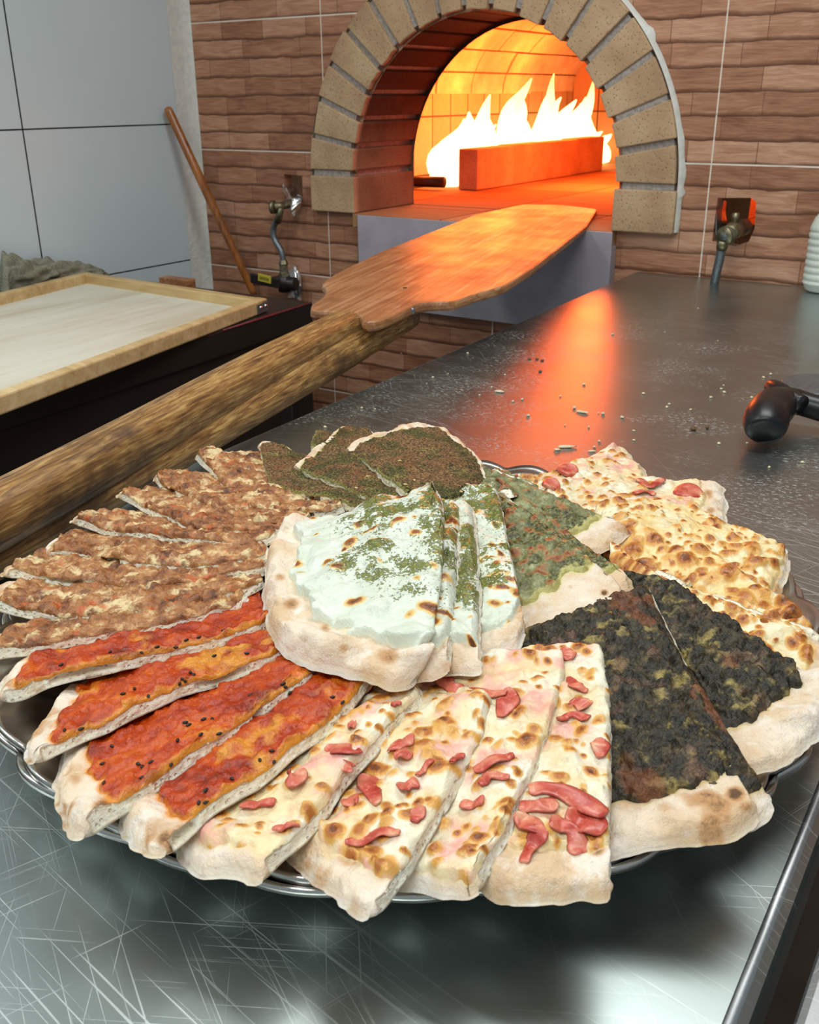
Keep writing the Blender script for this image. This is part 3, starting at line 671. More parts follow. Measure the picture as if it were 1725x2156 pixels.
# shaft, faceted near the blade and rounder towards the hand
def t_of(x, y):                              # distance along the axis for a picture point
    q = onpeel(x, y, -0.008); return (q-axa)@ax
tb = t_of(770, 645)
ns = 60; V = []; Fc = []; nk = 20; L2 = L+0.35
for i in range(ns):
    t = tb-0.10+(L2-tb+0.10)*i/(ns-1)
    g_ = min(1, max(0, (t-tb)/0.30)); wd = 0.0235+0.001*g_; ht = 0.0145*(1-g_)+0.0235*g_
    if t < tb+0.0: ht *= 0.8
    c = axa+ax*t-nr*(0.010*(1-g_)+0.012*g_)+nr*0.001*sin(t*9)
    pw = 0.35+0.45*g_
    for k in range(nk):
        a = 2*pi*k/nk; ca, sa = cos(a), sin(a)
        V.append(c+sd*(wd*np.sign(ca)*abs(ca)**pw)+nr*(ht*np.sign(sa)*abs(sa)**pw))
Fc = [(i*nk+k, i*nk+(k+1) % nk, (i+1)*nk+(k+1) % nk, (i+1)*nk+k) for i in range(ns-1) for k in range(nk)]+[tuple(range(nk)), tuple(range((ns-1)*nk, ns*nk))]
obj('shaft', V, Fc, M['shaft'], peel, True)
# second pole below
p0 = onz(0, 1155, 0.0215); p1 = onz(640, 790, 0.034); dv = (p1-p0)/np.linalg.norm(p1-p0)
pe = onz(862, 668, 0.042); ps = p0-dv*0.4
mb = MB(); mb.tube([ps+(pe-ps)*t for t in np.linspace(0, 1, 30)], list(np.interp(np.linspace(0, 1, 30), [0, .8, 1], [0.0200, 0.0205, 0.017])), 22)
o = mb.build('wooden_pole', M['shaft'], None, True, loc=p0); tag(o, 'round weathered wooden pole lying just below the peel shaft', 'pole')

# ------------------------------------------------------------------ platters
PC = np.array([-0.323, 0.483])
def platter(name, label, R0, zr, seed, turn):
    t = thing(name, label, 'platter', (PC[0], PC[1], 0.0), 'stacked foil platters')
    K = 480; lob = 34
    prof = [(0.0, 0.004), (0.10, 0.004), (0.19, 0.005), (0.205, 0.009), (0.214, 0.007), (0.225, 0.012), (0.243, 0.022), (0.250, 0.0265), (0.256, 0.027), (0.262, 0.0275), (0.2645, 0.0295), (0.2655, 0.0285), (0.265, 0.0255)]
    V = []
    for r, z in prof:
        for k in range(K):
            a = 2*pi*k/K+turn; wv = abs(sin(a*lob/2+0.7*sin(a*3+seed)))
            amt = np.clip((r-0.21)/0.05, 0, 1)
            rr = r*(R0/0.265)+amt*(0.0065*wv-0.003)
            V.append((PC[0]+rr*cos(a), PC[1]+rr*sin(a), z+zr+amt*0.0035*(wv-0.5)+(0.0015*sin(a*lob+seed) if 0.2 < r < 0.25 else 0)))
    Fc = np.array([(i*K+k, i*K+(k+1) % K, (i+1)*K+(k+1) % K, (i+1)*K+k) for i in range(len(prof)-1) for k in range(K)])
    o = obj('dish', V, Fc, M['platter'], t); s_ = o.modifiers.new('thick', 'SOLIDIFY'); s_.thickness = 0.0006
platter('foil_platter', 'lower of two stacked silver foil platters with wavy rims on the steel table', 0.262, 0.0, 1, 0.0)
platter('foil_platter', 'upper of two stacked silver foil platters holding the flatbread slices', 0.260, 0.0045, 2, 0.05)

# ================================================================== flatbreads
def mat_dough(name, stain):
    n = NT(name); a = n.attr('m')            # R char/toast, G cut crumb, B stain from topping
    f = n.noise(55, detail=6, rough=0.7); f2 = n.noise(300, detail=4, rough=0.7); big = n.noise(26, n.map(loc=(5, 1, 0)), 4); fl = n.noise(38, n.map(loc=(1, 7, 2)), 5, 0.7)
    col = n.mix(n.step(big, 0.35, 0.65), C(230, 214, 194), C(216, 186, 150))
    col = n.mix(n.math('MULTIPLY', n.step(fl, 0.48, 0.66), 0.85), col, C(236, 226, 214))
    cr = n.math('ADD', a[0], n.math('MULTIPLY', n.math('SUBTRACT', f, 0.5), 0.9))
    cr2 = n.math('ADD', cr, n.math('MULTIPLY', n.math('SUBTRACT', f2, 0.5), 0.9))
    col = n.mix(n.math('MULTIPLY', n.step(cr, 0.15, 0.6), 0.9), col, C(190, 142, 96))
    col = n.mix(n.math('MULTIPLY', n.step(cr2, 0.5, 1.0), 0.9), col, C(88, 62, 44))
    col = n.mix(n.math('MULTIPLY', n.step(n.math('ADD', f2, n.math('MULTIPLY', n.math('SUBTRACT', f, 0.5), 1.0)), 0.66, 0.85), 0.4), col, C(150, 108, 72))
    st = n.step(n.math('ADD', a[2], n.math('MULTIPLY', n.math('SUBTRACT', f, 0.5), 0.6)), 0.25, 0.85)
    col = n.mix(n.math('MULTIPLY', st, 0.85), col, stain)
    pore = n.step(n.voro(330), 0.12, 0.34)
    crumb = n.mix(n.step(f2, 0.3, 0.7), C(236, 222, 196), C(252, 246, 230))
    crumb = n.mix(n.math('MULTIPLY', n.math('SUBTRACT', 1.0, pore), 0.22), crumb, C(184, 152, 110))
    crumb = n.mix(n.math('MULTIPLY', n.step(n.noise(70, detail=5, rough=0.7), 0.54, 0.70), 0.5), crumb, C(200, 160, 110))
    col = n.mix(n.math('MULTIPLY', a[1], n.math('SUBTRACT', 1.0, n.math('MULTIPLY', st, 0.5))), col, crumb)
    h = n.math('ADD', n.math('MULTIPLY', f, 1.6), n.math('ADD', n.math('MULTIPLY', f2, 0.5), n.math('MULTIPLY', n.math('MULTIPLY', pore, a[1]), 0.6)))
    return n.set(col, 0.75, 0, n.bump(h, 0.85, 0.0024), 0.25, Subsurface_Weight=0.3, Subsurface_Radius=(0.004, 0.002, 0.001), Subsurface_Scale=1.0)
def mat_top(kind):
    n = NT(kind+'_top'); a = n.attr('m')     # R browning, G second colour, B third colour, A height
    f = n.noise(120, detail=5, rough=0.65); f2 = n.noise(420, detail=3); f3 = n.noise(40, detail=4)
    rough = 0.5; spec = 0.5; bs = 0.9; bd = 0.0022
    j = lambda s, k=0.5, q=f: n.math('ADD', s, n.math('MULTIPLY', n.math('SUBTRACT', q, 0.5), k))
    if kind == 'meat':
        col = n.ramp(n.math('ADD', n.math('MULTIPLY', f, 0.6), n.math('MULTIPLY', f3, 0.4)), [(0.34, C(74, 38, 18)), (0.44, C(134, 80, 42)), (0.54, C(170, 116, 68)), (0.66, C(222, 186, 134))])
        col = n.mix(n.math('MULTIPLY', n.step(j(a[1], 1.2), 0.58, 0.85), 0.85), col, C(226, 206, 156))
        col = n.mix(n.math('MULTIPLY', n.step(j(a[2], 1.0), 0.68, 0.95), 0.8), col, C(184, 80, 22))
        col = n.mix(n.math('MULTIPLY', n.step(j(a[0], 0.4), 0.5, 0.9), 0.85), col, C(92, 48, 22))
        rough = 0.42
    elif kind == 'zaatar':
        gr = n.noise(560, detail=3, rough=0.8); c1 = n.ramp(gr, [(0.34, C(44, 34, 16)), (0.45, C(98, 72, 40)), (0.55, C(148, 108, 64)), (0.66, C(202, 164, 110))])
        c2 = n.ramp(gr, [(0.36, C(40, 38, 14)), (0.52, C(84, 80, 34)), (0.66, C(140, 134, 66))])
        col = n.mix(n.step(j(f3, 0.3), 0.45, 0.6), c1, c2)
        col = n.mix(n.math('MULTIPLY', n.step(j(a[2], 1.6, gr), 0.6, 0.95), 0.55), col, C(146, 78, 34))
        col = n.mix(n.math('MULTIPLY', n.step(j(a[1], 1.8, gr), 0.55, 1.0), 0.8), col, C(172, 166, 88))
        rough = 0.85; bs = 1.0; bd = 0.003; f = gr
    elif kind == 'tomato':
        col = n.ramp(n.math('ADD', n.math('MULTIPLY', f, 0.45), n.math('MULTIPLY', f3, 0.55)), [(0.34, C(104, 26, 4)), (0.45, C(160, 46, 4)), (0.56, C(188, 70, 6)), (0.70, C(210, 112, 20))])
        col = n.mix(n.math('MULTIPLY', n.step(j(a[1], 1.0), 0.42, 1.0), 0.85), col, C(218, 150, 50))
        col = n.mix(n.math('MULTIPLY', n.step(j(a[0], 0.4), 0.5, 0.9), 0.8), col, C(96, 34, 16))
        rough = 0.3
    elif kind in ('cheese', 'ham'):
        base = n.mix(n.step(f3, 0.35, 0.65), C(234, 222, 188), C(224, 202, 148)) if kind == 'cheese' else n.mix(n.step(f3, 0.35, 0.65), C(234, 228, 206), C(218, 200, 158))
        col = n.mix(n.math('MULTIPLY', n.step(j(a[1], 0.5, f3), 0.35, 0.8), 0.8), base, C(238, 204, 138) if kind == 'cheese' else C(232, 206, 152))
        if kind == 'ham': col = n.mix(n.math('MULTIPLY', n.step(j(a[2], 0.5, f3), 0.4, 0.8), 0.75), col, C(226, 150, 146))
        r_ = j(a[0], 0.3)
        col = n.mix(n.step(r_, 0.16, 0.42), col, C(218, 164, 84))
        col = n.mix(n.step(r_, 0.40, 0.70), col, C(176, 104, 44))
        col = n.mix(n.math('MULTIPLY', n.step(j(a[0], 0.5, f2), 0.78, 1.02), 0.9), col, C(104, 48, 20))
        col = n.mix(n.math('MULTIPLY', n.step(f, 0.56, 0.72), 0.45), col, C(202, 158, 96)); rough = 0.34; bs = 0.7; bd = 0.002
    elif kind == 'labneh':
        col = n.mix(n.step(f3, 0.3, 0.7), C(220, 226, 212), C(202, 208, 190))
        r_ = j(a[0], 0.35)
        col = n.mix(n.step(r_, 0.18, 0.45), col, C(224, 186, 112))
        col = n.mix(n.step(r_, 0.42, 0.72), col, C(150, 84, 36))
        col = n.mix(n.math('MULTIPLY', n.step(r_, 0.8, 1.0), 0.8), col, C(80, 40, 20))
        hb = n.math('ADD', a[1], n.math('MULTIPLY', n.math('SUBTRACT', n.noise(420, detail=4, rough=0.75), 0.5), 2.8))
        green = n.ramp(f2, [(0.35, C(70, 74, 28)), (0.55, C(112, 116, 52)), (0.72, C(146, 146, 78))])
        col = n.mix(n.step(hb, 0.62, 0.72), col, green)
        f = n.math('ADD', f, n.math('MULTIPLY', n.step(hb, 0.62, 0.8), 0.6)); rough = 0.36; bs = 0.6; bd = 0.002
    elif kind == 'herbcheese':
        g1 = n.ramp(f2, [(0.34, C(38, 36, 16)), (0.5, C(84, 84, 42)), (0.66, C(126, 128, 78))])
        g2 = n.ramp(f, [(0.3, C(84, 84, 44)), (0.55, C(132, 134, 90)), (0.75, C(186, 184, 144))])
        col = n.mix(n.step(j(a[1], 0.6), 0.4, 0.65), g1, g2)
        col = n.mix(n.math('MULTIPLY', n.step(j(a[2], 0.6, f2), 0.55, 0.8), 0.8), col, C(190, 180, 110))
        r_ = j(a[0], 0.35)
        col = n.mix(n.math('MULTIPLY', n.step(r_, 0.30, 0.75), 0.9), col, C(168, 110, 62))
        col = n.mix(n.math('MULTIPLY', n.step(r_, 0.6, 0.95), 0.85), col, C(116, 54, 24))
        rough = 0.42
    elif kind == 'spinach':
        v = n.voro(150, n.map(loc=(0, 0, 0)), out='Distance'); fib = n.noise(1, n.map(scale=(380, 120, 380), rot=(0, 0, 0.6)), 4, 0.7)
        q = n.math('ADD', n.math('MULTIPLY', f, 0.5), n.math('MULTIPLY', fib, 0.5))
        col = n.ramp(q, [(0.38, C(20, 17, 9)), (0.5, C(42, 36, 20)), (0.6, C(76, 64, 36)), (0.72, C(126, 108, 64))])
        col = n.mix(n.math('MULTIPLY', n.step(j(a[1], 1.5), 0.58, 0.95), 0.85), col, C(166, 146, 84))
        col = n.mix(n.math('MULTIPLY', n.step(j(a[2], 1.4), 0.62, 1.0), 0.6), col, C(122, 88, 72))
        col = n.mix(n.math('MULTIPLY', n.step(j(a[0], 0.5), 0.5, 0.9), 0.8), col, C(118, 66, 34))
        rough = 0.5; bs = 1.0; bd = 0.0025; f = n.math('ADD', q, n.math('MULTIPLY', v, 0.6))
    h = n.math('ADD', n.math('MULTIPLY', f, 1.0), n.math('MULTIPLY', f2, 0.3))
    return n.set(col, rough, 0, n.bump(h, bs, bd), spec)
for k_, s_ in dict(meat=C(204, 156, 104), zaatar=C(190, 184, 104), tomato=C(224, 140, 46), cheese=C(226, 186, 118), ham=C(232, 204, 160), labneh=C(226, 206, 170), herbcheese=C(214, 200, 138), spinach=C(206, 176, 118)).items():
    M['d_'+k_] = mat_dough(k_+'_dough', s_); M['t_'+k_] = mat_top(k_)
def mat_ham():
    n = NT('pink_ham'); f = n.noise(90, detail=4); f2 = n.noise(500, detail=2)
    col = n.ramp(f, [(0.3, C(160, 46, 36)), (0.45, C(190, 78, 62)), (0.58, C(210, 122, 98)), (0.7, C(222, 172, 134))])
    col = n.mix(n.math('MULTIPLY', n.step(f2, 0.55, 0.75), 0.3), col, C(238, 170, 150))
    return n.set(col, 0.34, 0, n.bump(f, 0.4, 0.001), 0.5)
M['ham'] = mat_ham(); M['seed'] = mat_simple('black_seed', C(24, 18, 14), 0.45, sc=500, var=0.3)
M['sesame'] = mat_simple('sesame', C(214, 190, 130), 0.5, sc=400, var=0.2)

def polyl(P, n):
    P = np.asarray(P, float); d = np.r_[0, np.cumsum(np.linalg.norm(np.diff(P, axis=0), axis=1))]
    t = np.linspace(0, d[-1], n); Q = np.stack([np.interp(t, d, P[:, k]) for k in range(3)], 1)
    w_ = max(1, n//34)
    for _ in range(2):
        R_ = Q.copy()
        for s_ in range(1, w_+1):
            lo = np.clip(np.arange(n)-s_, 0, n-1); hi = np.clip(np.arange(n)+s_, 0, n-1); R_ += Q[lo]+Q[hi]
        R_ /= (2*w_+1); k = min(w_, n//2)
        bl = np.clip(np.minimum(np.arange(n), n-1-np.arange(n))/max(1, k), 0, 1)[:, None]
        Q = R_*bl+Q*(1-bl)
    return Q
SL = []
FLR = {'labneh': 0.25, 'ham': 0.7}
def bread(kind, label, tip, vis, crust, hid, z=(0.050, 0.040, 0.030, 0.030), t=0.0065, margin=0.012, ref='bot', seed=0,
          bulge=0.003, res=0.00095, blist=(60, 0.0018, 0.0055), char=(), pockets=(), puff=0.004, tipmargin=-1, group=None, cover=1.0,
          toastedge=0.5, warm=0.0):
    """vis: picture points of the raised cut edge tip->crust; hid: points of the tucked edge tip->crust;
       tip: extra points hid->vis at the inner end; crust: extra points hid->vis at the outer end.
       z = heights of (vis tip, vis crust, hid tip, hid crust)."""
    zv0, zv1, zh0, zh1 = z; dzz = t if ref == 'top' else 0.0
    def line(pts, za, zb):
        k = len(pts); d = np.r_[0, np.cumsum([np.hypot(pts[i+1][0]-pts[i][0], pts[i+1][1]-pts[i][1]) for i in range(k-1)])]; d = d/d[-1]
        return np.array([onz(p[0], p[1], (za+(zb-za)*d[i]) + dzz + (p[2] if len(p) > 2 else 0)) for i, p in enumerate(pts)])
    e_v = line(vis, zv0, zv1); e_h = line(hid, zh0, zh1)
    e_t = line([hid[0]]+list(tip)+[vis[0]], zh0, zv0); e_c = line([hid[-1]]+list(crust)+[vis[-1]], zh1, zv1)
    if dzz:
        for e in (e_v, e_h, e_t, e_c): e[:, 2] -= dzz
    ln = lambda e: np.linalg.norm(np.diff(e, axis=0), axis=1).sum()
    nv = int(np.clip(max(ln(e_v), ln(e_h))/res, 24, 300)); nu = int(np.clip(max(ln(e_t), ln(e_c))/res, 16, 230))
    a, b, c, d = polyl(e_h, nv), polyl(e_v, nv), polyl(e_t, nu), polyl(e_c, nu)
    u = np.linspace(0, 1, nu)[:, None, None]; v = np.linspace(0, 1, nv)[None, :, None]
    P = (1-u)*a[None]+u*b[None]+(1-v)*c[:, None]+v*d[:, None]-((1-u)*(1-v)*a[0]+u*(1-v)*b[0]+(1-u)*v*a[-1]+u*v*b[-1])
    S = seed*13+5
    X, Y = P[..., 0], P[..., 1]
    U = np.broadcast_to(u[..., 0], X.shape); Vv = np.broadcast_to(v[..., 0], X.shape)
    # metric distances to the edges
    dv = np.linalg.norm(np.diff(P, axis=1), axis=2); du = np.linalg.norm(np.diff(P, axis=0), axis=2)
    cv = np.concatenate([np.zeros((nu, 1)), np.cumsum(dv, 1)], 1); cu = np.concatenate([np.zeros((1, nv)), np.cumsum(du, 0)], 0)
    dc = cv[:, -1:]-cv; dt = cv; dvs = cu[-1:]-cu; dh = cu
    # edge wobble in plan
    T1 = np.gradient(P, axis=1); T1 /= np.linalg.norm(T1, axis=2, keepdims=True)+1e-9
    T0 = np.gradient(P, axis=0); T0 /= np.linalg.norm(T0, axis=2, keepdims=True)+1e-9
    wb = (fbm(cv*1.0+S, 0*cv+U*3, 0.012, S, 2)-0.5)*0.0022*np.exp(-np.minimum(dvs, dh)/0.006)
    P = P+T0*wb[..., None]
    wc = (fbm(cu+S, 0*cu, 0.016, S+3, 3)-0.5)*0.006*np.exp(-dc/0.008)
    P = P+T1*wc[..., None]
    N = np.cross(T0, T1); N /= np.linalg.norm(N, axis=2, keepdims=True)+1e-9
    N *= np.sign(N[..., 2:3])
    P[..., 2] += bulge*np.sin(pi*U)*np.sin(pi*np.clip(Vv*1.05, 0, 1))
    X, Y = P[..., 0]+S*0.37, P[..., 1]
    # base wave shared by top and bottom
    wave = (fbm(X, Y, 0.035, S+7, 2)-0.5)*0.005
    B0 = P+N*wave[..., None]
    # dough top
    top = t*(0.75+0.5*fbm(X, Y, 0.018, S+9, 2))
    k = np.clip(dc/(0.007), 0, 1); edge = np.sqrt(np.clip(1-(1-k)**2, 0, 1))
    lump = ss(fbm(X, Y, 0.020, S+21, 2), 0.3, 0.75)
    top = top*(0.28+0.72*edge)+puff*edge*np.exp(-((dc-0.011)/0.009)**2)*(0.25+1.3*lump)
    top = top+edge*(fbm(X, Y, 0.0045, S+23, 3)-0.5)*0.0022
    ch = np.zeros_like(X)
    toast = ss(fbm(X, Y, 0.012, S+31, 3), 0.42, 0.75)*np.exp(-np.clip(dc-0.004, 0, 1)/0.02)
    ch = np.maximum(ch, toast*toastedge*FLR.get(kind, 1)+warm*ss(fbm(X, Y, 0.02, S+37, 2), 0.4, 0.8))
    bub = np.zeros_like(X)
    PX, PY = prj(B0+N*top[..., None])
    mpp = np.linalg.norm(B0[nu//2, nv//2]-CAM)/F
    for (x, y, r, s) in char:                # toasted or charred marks at picture points
        dd = np.hypot(PX-x, (PY-y)*1.25)/r; ch = np.maximum(ch, s*np.exp(-dd**2*1.1))
    # topping mask
    mg = margin*(0.72+0.75*fbm(cu+S*0.1, 0*cu, 0.022, S+41, 3))+(fbm(X, Y, 0.006, S+43, 2)-0.5)*0.005
    mask = ss(dc-mg, -0.0018, 0.0022)
    if tipmargin > 0: mask = np.minimum(mask, ss(dt-tipmargin-(fbm(X, Y, 0.01, S+44, 2)-0.5)*0.006, -0.002, 0.002))
    if cover < 1: mask = np.minimum(mask, ss(fbm(X, Y, 0.014, S+45, 3), (1-cover)*0.9-0.05, (1-cover)*0.9+0.04))
    R = np.zeros_like(X); G = np.zeros_like(X); Bc = np.zeros_like(X)
    def add_blisters(nb, r0, r1, region=None, hk=0.45, amp=1.0, asp=1.6):
        nonlocal bub, R
        rs = np.random.RandomState(S+77)
        for _ in range(int(nb*1.7)):
            i, j_ = rs.randint(0, nu), rs.randint(0, nv); cx_, cy_ = P[i, j_, 0], P[i, j_, 1]
            if mask[i, j_] < 0.5 and rs.rand() > 0.3: continue
            r = r0*0.8+(r1-r0)*rs.rand()**2.6; an = rs.rand()*pi; s1 = 1+(asp-1)*rs.rand()
            dx, dy = P[..., 0]-cx_, P[..., 1]-cy_
            q = np.sqrt(((dx*cos(an)+dy*sin(an))/(r*s1))**2+((-dx*sin(an)+dy*cos(an))/r)**2)
            f_ = np.clip(1-q**2, 0, 1); bub = np.maximum(bub, r*hk*np.sqrt(f_)); kk = (0.45+0.7*rs.rand())*amp
            R = np.maximum(R, kk*np.exp(-(q*1.05)**2))
    if kind == 'meat':
        add_blisters(26, 0.002, 0.006, amp=0.75)
        th = 0.0008+0.0030*ss(fbm(X, Y, 0.0050, S+51, 3), 0.25, 0.75)
        G = fbm(X, Y, 0.011, S+53, 2); Bc = fbm(X, Y, 0.010, S+57, 2); bub *= 0.5
    elif kind == 'zaatar':
        th = 0.0012+0.0016*fbm(X, Y, 0.0022, S+51, 2)
        G = np.maximum(0.95*np.exp(-dvs/0.003), 0.7*ss(fbm(X, Y, 0.022, S+55, 2), 0.55, 0.85)); Bc = fbm(X, Y, 0.016, S+57, 2)
        R = np.zeros_like(X)
    elif kind == 'tomato':
        th = 0.0010+0.0030*ss(fbm(X, Y, 0.006, S+51, 4), 0.2, 0.8)
        G = np.maximum(0.85*np.exp(-dvs/0.0045), np.maximum(0.9*ss(fbm(X, Y, 0.022, S+53, 3), 0.48, 0.85), 0.8*np.exp(-np.clip(dc-mg, 0, 1)/0.004)))
        R = 0.7*ss(fbm(X, Y, 0.010, S+59, 2), 0.6, 0.85)
    elif kind in ('cheese', 'ham'):
        add_blisters(blist[0], blist[1], blist[2])
        th = 0.0012+0.0030*ss(fbm(X, Y, 0.013, S+51, 3), 0.2, 0.8)+bub
        G = fbm(X, Y, 0.02, S+53, 2)+0.4*np.exp(-np.clip(dc-mg, 0, 1)/0.006); Bc = fbm(X, Y, 0.013, S+57, 3)-0.04
        for (x, y, r, s) in char: R = np.maximum(R, s*np.exp(-(np.hypot(PX-x, PY-y)/r)**2*1.1)*0.6)
    elif kind == 'labneh':
        rs = np.random.RandomState(S)
        add_blisters(blist[0], blist[1], blist[2], hk=0.12, amp=1.1, asp=2.2)
        fold = np.abs(np.sin((dc*1.0+0.006*fbm(X, Y, 0.02, S+63, 2))*260))
        th = 0.003+0.0035*ss(fbm(X, Y, 0.014, S+51, 2), 0.2, 0.8)+0.0012*fold*np.exp(-np.clip(dc-mg, 0, 1)/0.012)+bub
        hz = ss(dc-mg, 0.008, 0.040)
        G = hz*(0.36+0.62*ss(fbm(X, Y, 0.014, S+61, 3), 0.36, 0.7))
        mask = ss(dc-mg, -0.0014, 0.0016)
    elif kind == 'herbcheese':
        add_blisters(blist[0], blist[1], blist[2], amp=0.95, asp=2.0)
        th = 0.001+0.0026*ss(fbm(X, Y, 0.007, S+51, 3), 0.2, 0.8)+bub*0.8
        G = fbm(X, Y, 0.022, S+53, 2); Bc = 0.9*np.exp(-np.clip(dc-mg, 0, 1)/0.006)+0.4*fbm(X, Y, 0.01, S+58, 2)
    elif kind == 'spinach':
        th = 0.0008+0.0040*ss(fbm(X, Y, 0.0065, S+51, 3), 0.2, 0.8)+0.0028*fbm(X, Y, 0.0024, S+52, 2)
        G = np.maximum(fbm(X, Y, 0.009, S+53, 3)-0.02, 0.65*np.exp(-dvs/0.002)); Bc = fbm(X, Y, 0.012, S+57, 2); R = 0.8*ss(fbm(X, Y, 0.03, S+59, 2), 0.62, 0.8)
    # dough mesh --------------------------------------------------
    root_loc = B0[nu//2, nv//2]
    name = 'flatbread_slice'
    root = thing(name, label, 'flatbread slice', tuple(float(q) for q in root_loc), group)
    Tp = B0+N*top[..., None]
    stain = np.exp(-np.clip(-(dc-mg), 0, 1)/0.004)*0.75*(mask < 0.9)+mask*0.8
    att = np.stack([ch, 0*ch, stain, np.ones_like(ch)], 2).reshape(-1, 4)
    idx = np.arange(nu*nv).reshape(nu, nv)
    quads = np.stack([idx[:-1, :-1], idx[1:, :-1], idx[1:, 1:], idx[:-1, 1:]], -1).reshape(-1, 4)
    per = np.concatenate([idx[:-1, 0], idx[-1, :-1], idx[1:, -1][::-1], idx[0, 1:][::-1]])
    npd = len(per); base = nu*nv
    Bot = B0.reshape(-1, 3).copy(); Tpf = Tp.reshape(-1, 3)
    kd = np.clip(1-dc.reshape(-1)/0.008, 0, 1); Bot = Bot+N.reshape(-1, 3)*(t*0.26*kd**2)[:, None]
    walls = []; wat = []; K = 6
    crumbf = (np.exp(-(dc.reshape(-1)/0.006)**2) < 0.6).astype(float)
    cenp = Tpf.mean(0); s_per = np.arange(npd)*res
    inw = np.zeros((npd, 3)); pp_ = Tpf[per]
    tg = np.roll(pp_, -1, 0)-np.roll(pp_, 1, 0); tg /= np.linalg.norm(tg, axis=1, keepdims=True)+1e-9
    inw = np.cross(N.reshape(-1, 3)[per], tg); sgn = np.sign((inw*(cenp-pp_)).sum(1)); 
    if (sgn > 0).mean() < 0.5: inw = -inw
    pock = np.zeros(npd); prx, pry = prj(pp_)
    for (x, y, r) in pockets: pock = np.maximum(pock, np.clip(1-(np.hypot(prx-x, pry-y)/r)**2, 0, 1)**0.5)
    npk = ss(fbm(s_per+S, 0*s_per, 0.012, S+71, 2), 0.66, 0.8)*0.5
    for q in range(1, K):
        f_ = q/K; pos = Tpf[per]*(1-f_)+Bot[per]*f_
        prof = sin(pi*f_)
        rough_ = (fbm(s_per, 0*s_per+f_*0.02, 0.004, S+73+q, 2)-0.4)*0.0016
        dep = crumbf[per]*(rough_+npk*prof*0.0022+pock*prof**2*0.0085)-(1-crumbf[per])*prof*0.0022
        walls.append(pos+inw*dep[:, None]); wat.append(np.stack([ch.reshape(-1)[per]*(1-crumbf[per])+pock*prof*0.3, crumbf[per], (0.95 if kind == 'zaatar' else 0.30)*(1-f_*0.6)*mask.reshape(-1)[per]+0*f_, np.ones(npd)], 1))
    V = np.concatenate([Tpf, Bot]+walls); att2 = np.concatenate([att, np.stack([ch.reshape(-1)*0.5, 0*crumbf, 0*crumbf, 1+0*crumbf], 1)]+wat)
    rows = [per]+[np.arange(npd)+2*base+q*npd for q in range(K-1)]+[per+base]
    wq = []
    for q in range(K):
        a_, b_ = rows[q], rows[q+1]; wq.append(np.stack([a_, b_, np.roll(b_, -1), np.roll(a_, -1)], -1))
    Fq = np.concatenate([quads, (quads+base)[:, ::-1]]+wq)
    obj('dough', V, Fq, M['d_'+kind], root, True, attr=att2)
    # topping mesh -------------------------------------------------
    tt = th*mask-0.0012*(1-mask)
    back = np.minimum(ss(dvs, 0.0, 0.0016), 1.0); 
    Tt = Tp+N*(tt*(0.35+0.65*back))[..., None]
    m4 = np.minimum.reduce([mask[:-1, :-1], mask[1:, :-1], mask[1:, 1:], mask[:-1, 1:]]).reshape(-1)
    M4 = np.maximum.reduce([mask[:-1, :-1], mask[1:, :-1], mask[1:, 1:], mask[:-1, 1:]]).reshape(-1)
    tq = quads[M4 > 0.08]
    # skirt down to the dough along the perimeter
    sk = base+np.arange(npd); Vt = np.concatenate([Tt.reshape(-1, 3), Tpf[per]-N.reshape(-1, 3)[per]*0.0006])
    pn = np.roll(per, -1); ok = np.maximum(mask.reshape(-1)[per], mask.reshape(-1)[pn]) > 0.2
    sq = np.stack([per, sk, np.roll(sk, -1), pn], -1)[ok]
    Fq = np.concatenate([tq, sq]); used = np.unique(Fq); rm = -np.ones(len(Vt), int); rm[used] = np.arange(len(used))
    at = np.stack([R, G, Bc, mask], 2).reshape(-1, 4); at = np.concatenate([at, at[per]])
    nm = dict(meat='minced_meat_topping', zaatar='herb_topping', tomato='tomato_topping', cheese='melted_cheese', ham='melted_cheese', labneh='white_cheese_topping', herbcheese='herb_cheese_topping', spinach='spinach_topping')[kind]
    obj(nm, Vt[used], rm[Fq], M['t_'+kind], root, True, attr=at[used])
    fp = Tt.reshape(-1, 3); fx, fy = prj(fp)
    s_ = dict(root=root, P=fp, N=N.reshape(-1, 3), px=fx, py=fy, mask=mask.reshape(-1), dc=dc.reshape(-1), S=S); SL.append(s_); return s_
def near(s, x, y):
    i = int(np.argmin((s['px']-x)**2+(s['py']-y)**2)); return s['P'][i], s['N'][i]
def seeds(s, n, name, m, r=(0.0011, 0.0016, 0.0008), mn=0.8, seed=0, pts=None):
    rs = np.random.RandomState(s['S']+seed); ok = np.where((s['mask'] > mn) & (s['dc'] > 0.004))[0]
    for q in range(n if pts is None else len(pts)):
        if pts is None: i = ok[rs.randint(len(ok))]; p_, n_ = s['P'][i], s['N'][i]
        else: p_, n_ = near(s, *pts[q])
        mb = MB(); a = rs.rand()*pi*2; tx = Vector((cos(a), sin(a), 0)); nn_ = Vector(n_); tx = (tx-nn_*tx.dot(nn_)).normalized(); ty = nn_.cross(tx)
        V = []; k = 8; lv_ = [(-0.95, 0.3), (-0.5, 0.85), (0, 1), (0.5, 0.8), (0.95, 0.2)]
        for (h_, rr) in lv_:
            for j in range(k):
                an = 2*pi*j/k; V.append(Vector(p_)+tx*(h_*r[1])+ty*(cos(an)*rr*r[0]*0.8)+nn_*(sin(an)*rr*r[2]+r[2]*0.5))
        Fc = [(i*k+j, i*k+(j+1) % k, (i+1)*k+(j+1) % k, (i+1)*k+j) for i in range(4) for j in range(k)]+[tuple(range(k)), tuple(range(4*k, 5*k))]
        mb.add(V, Fc); mb.build(name, m, s['root'], True)
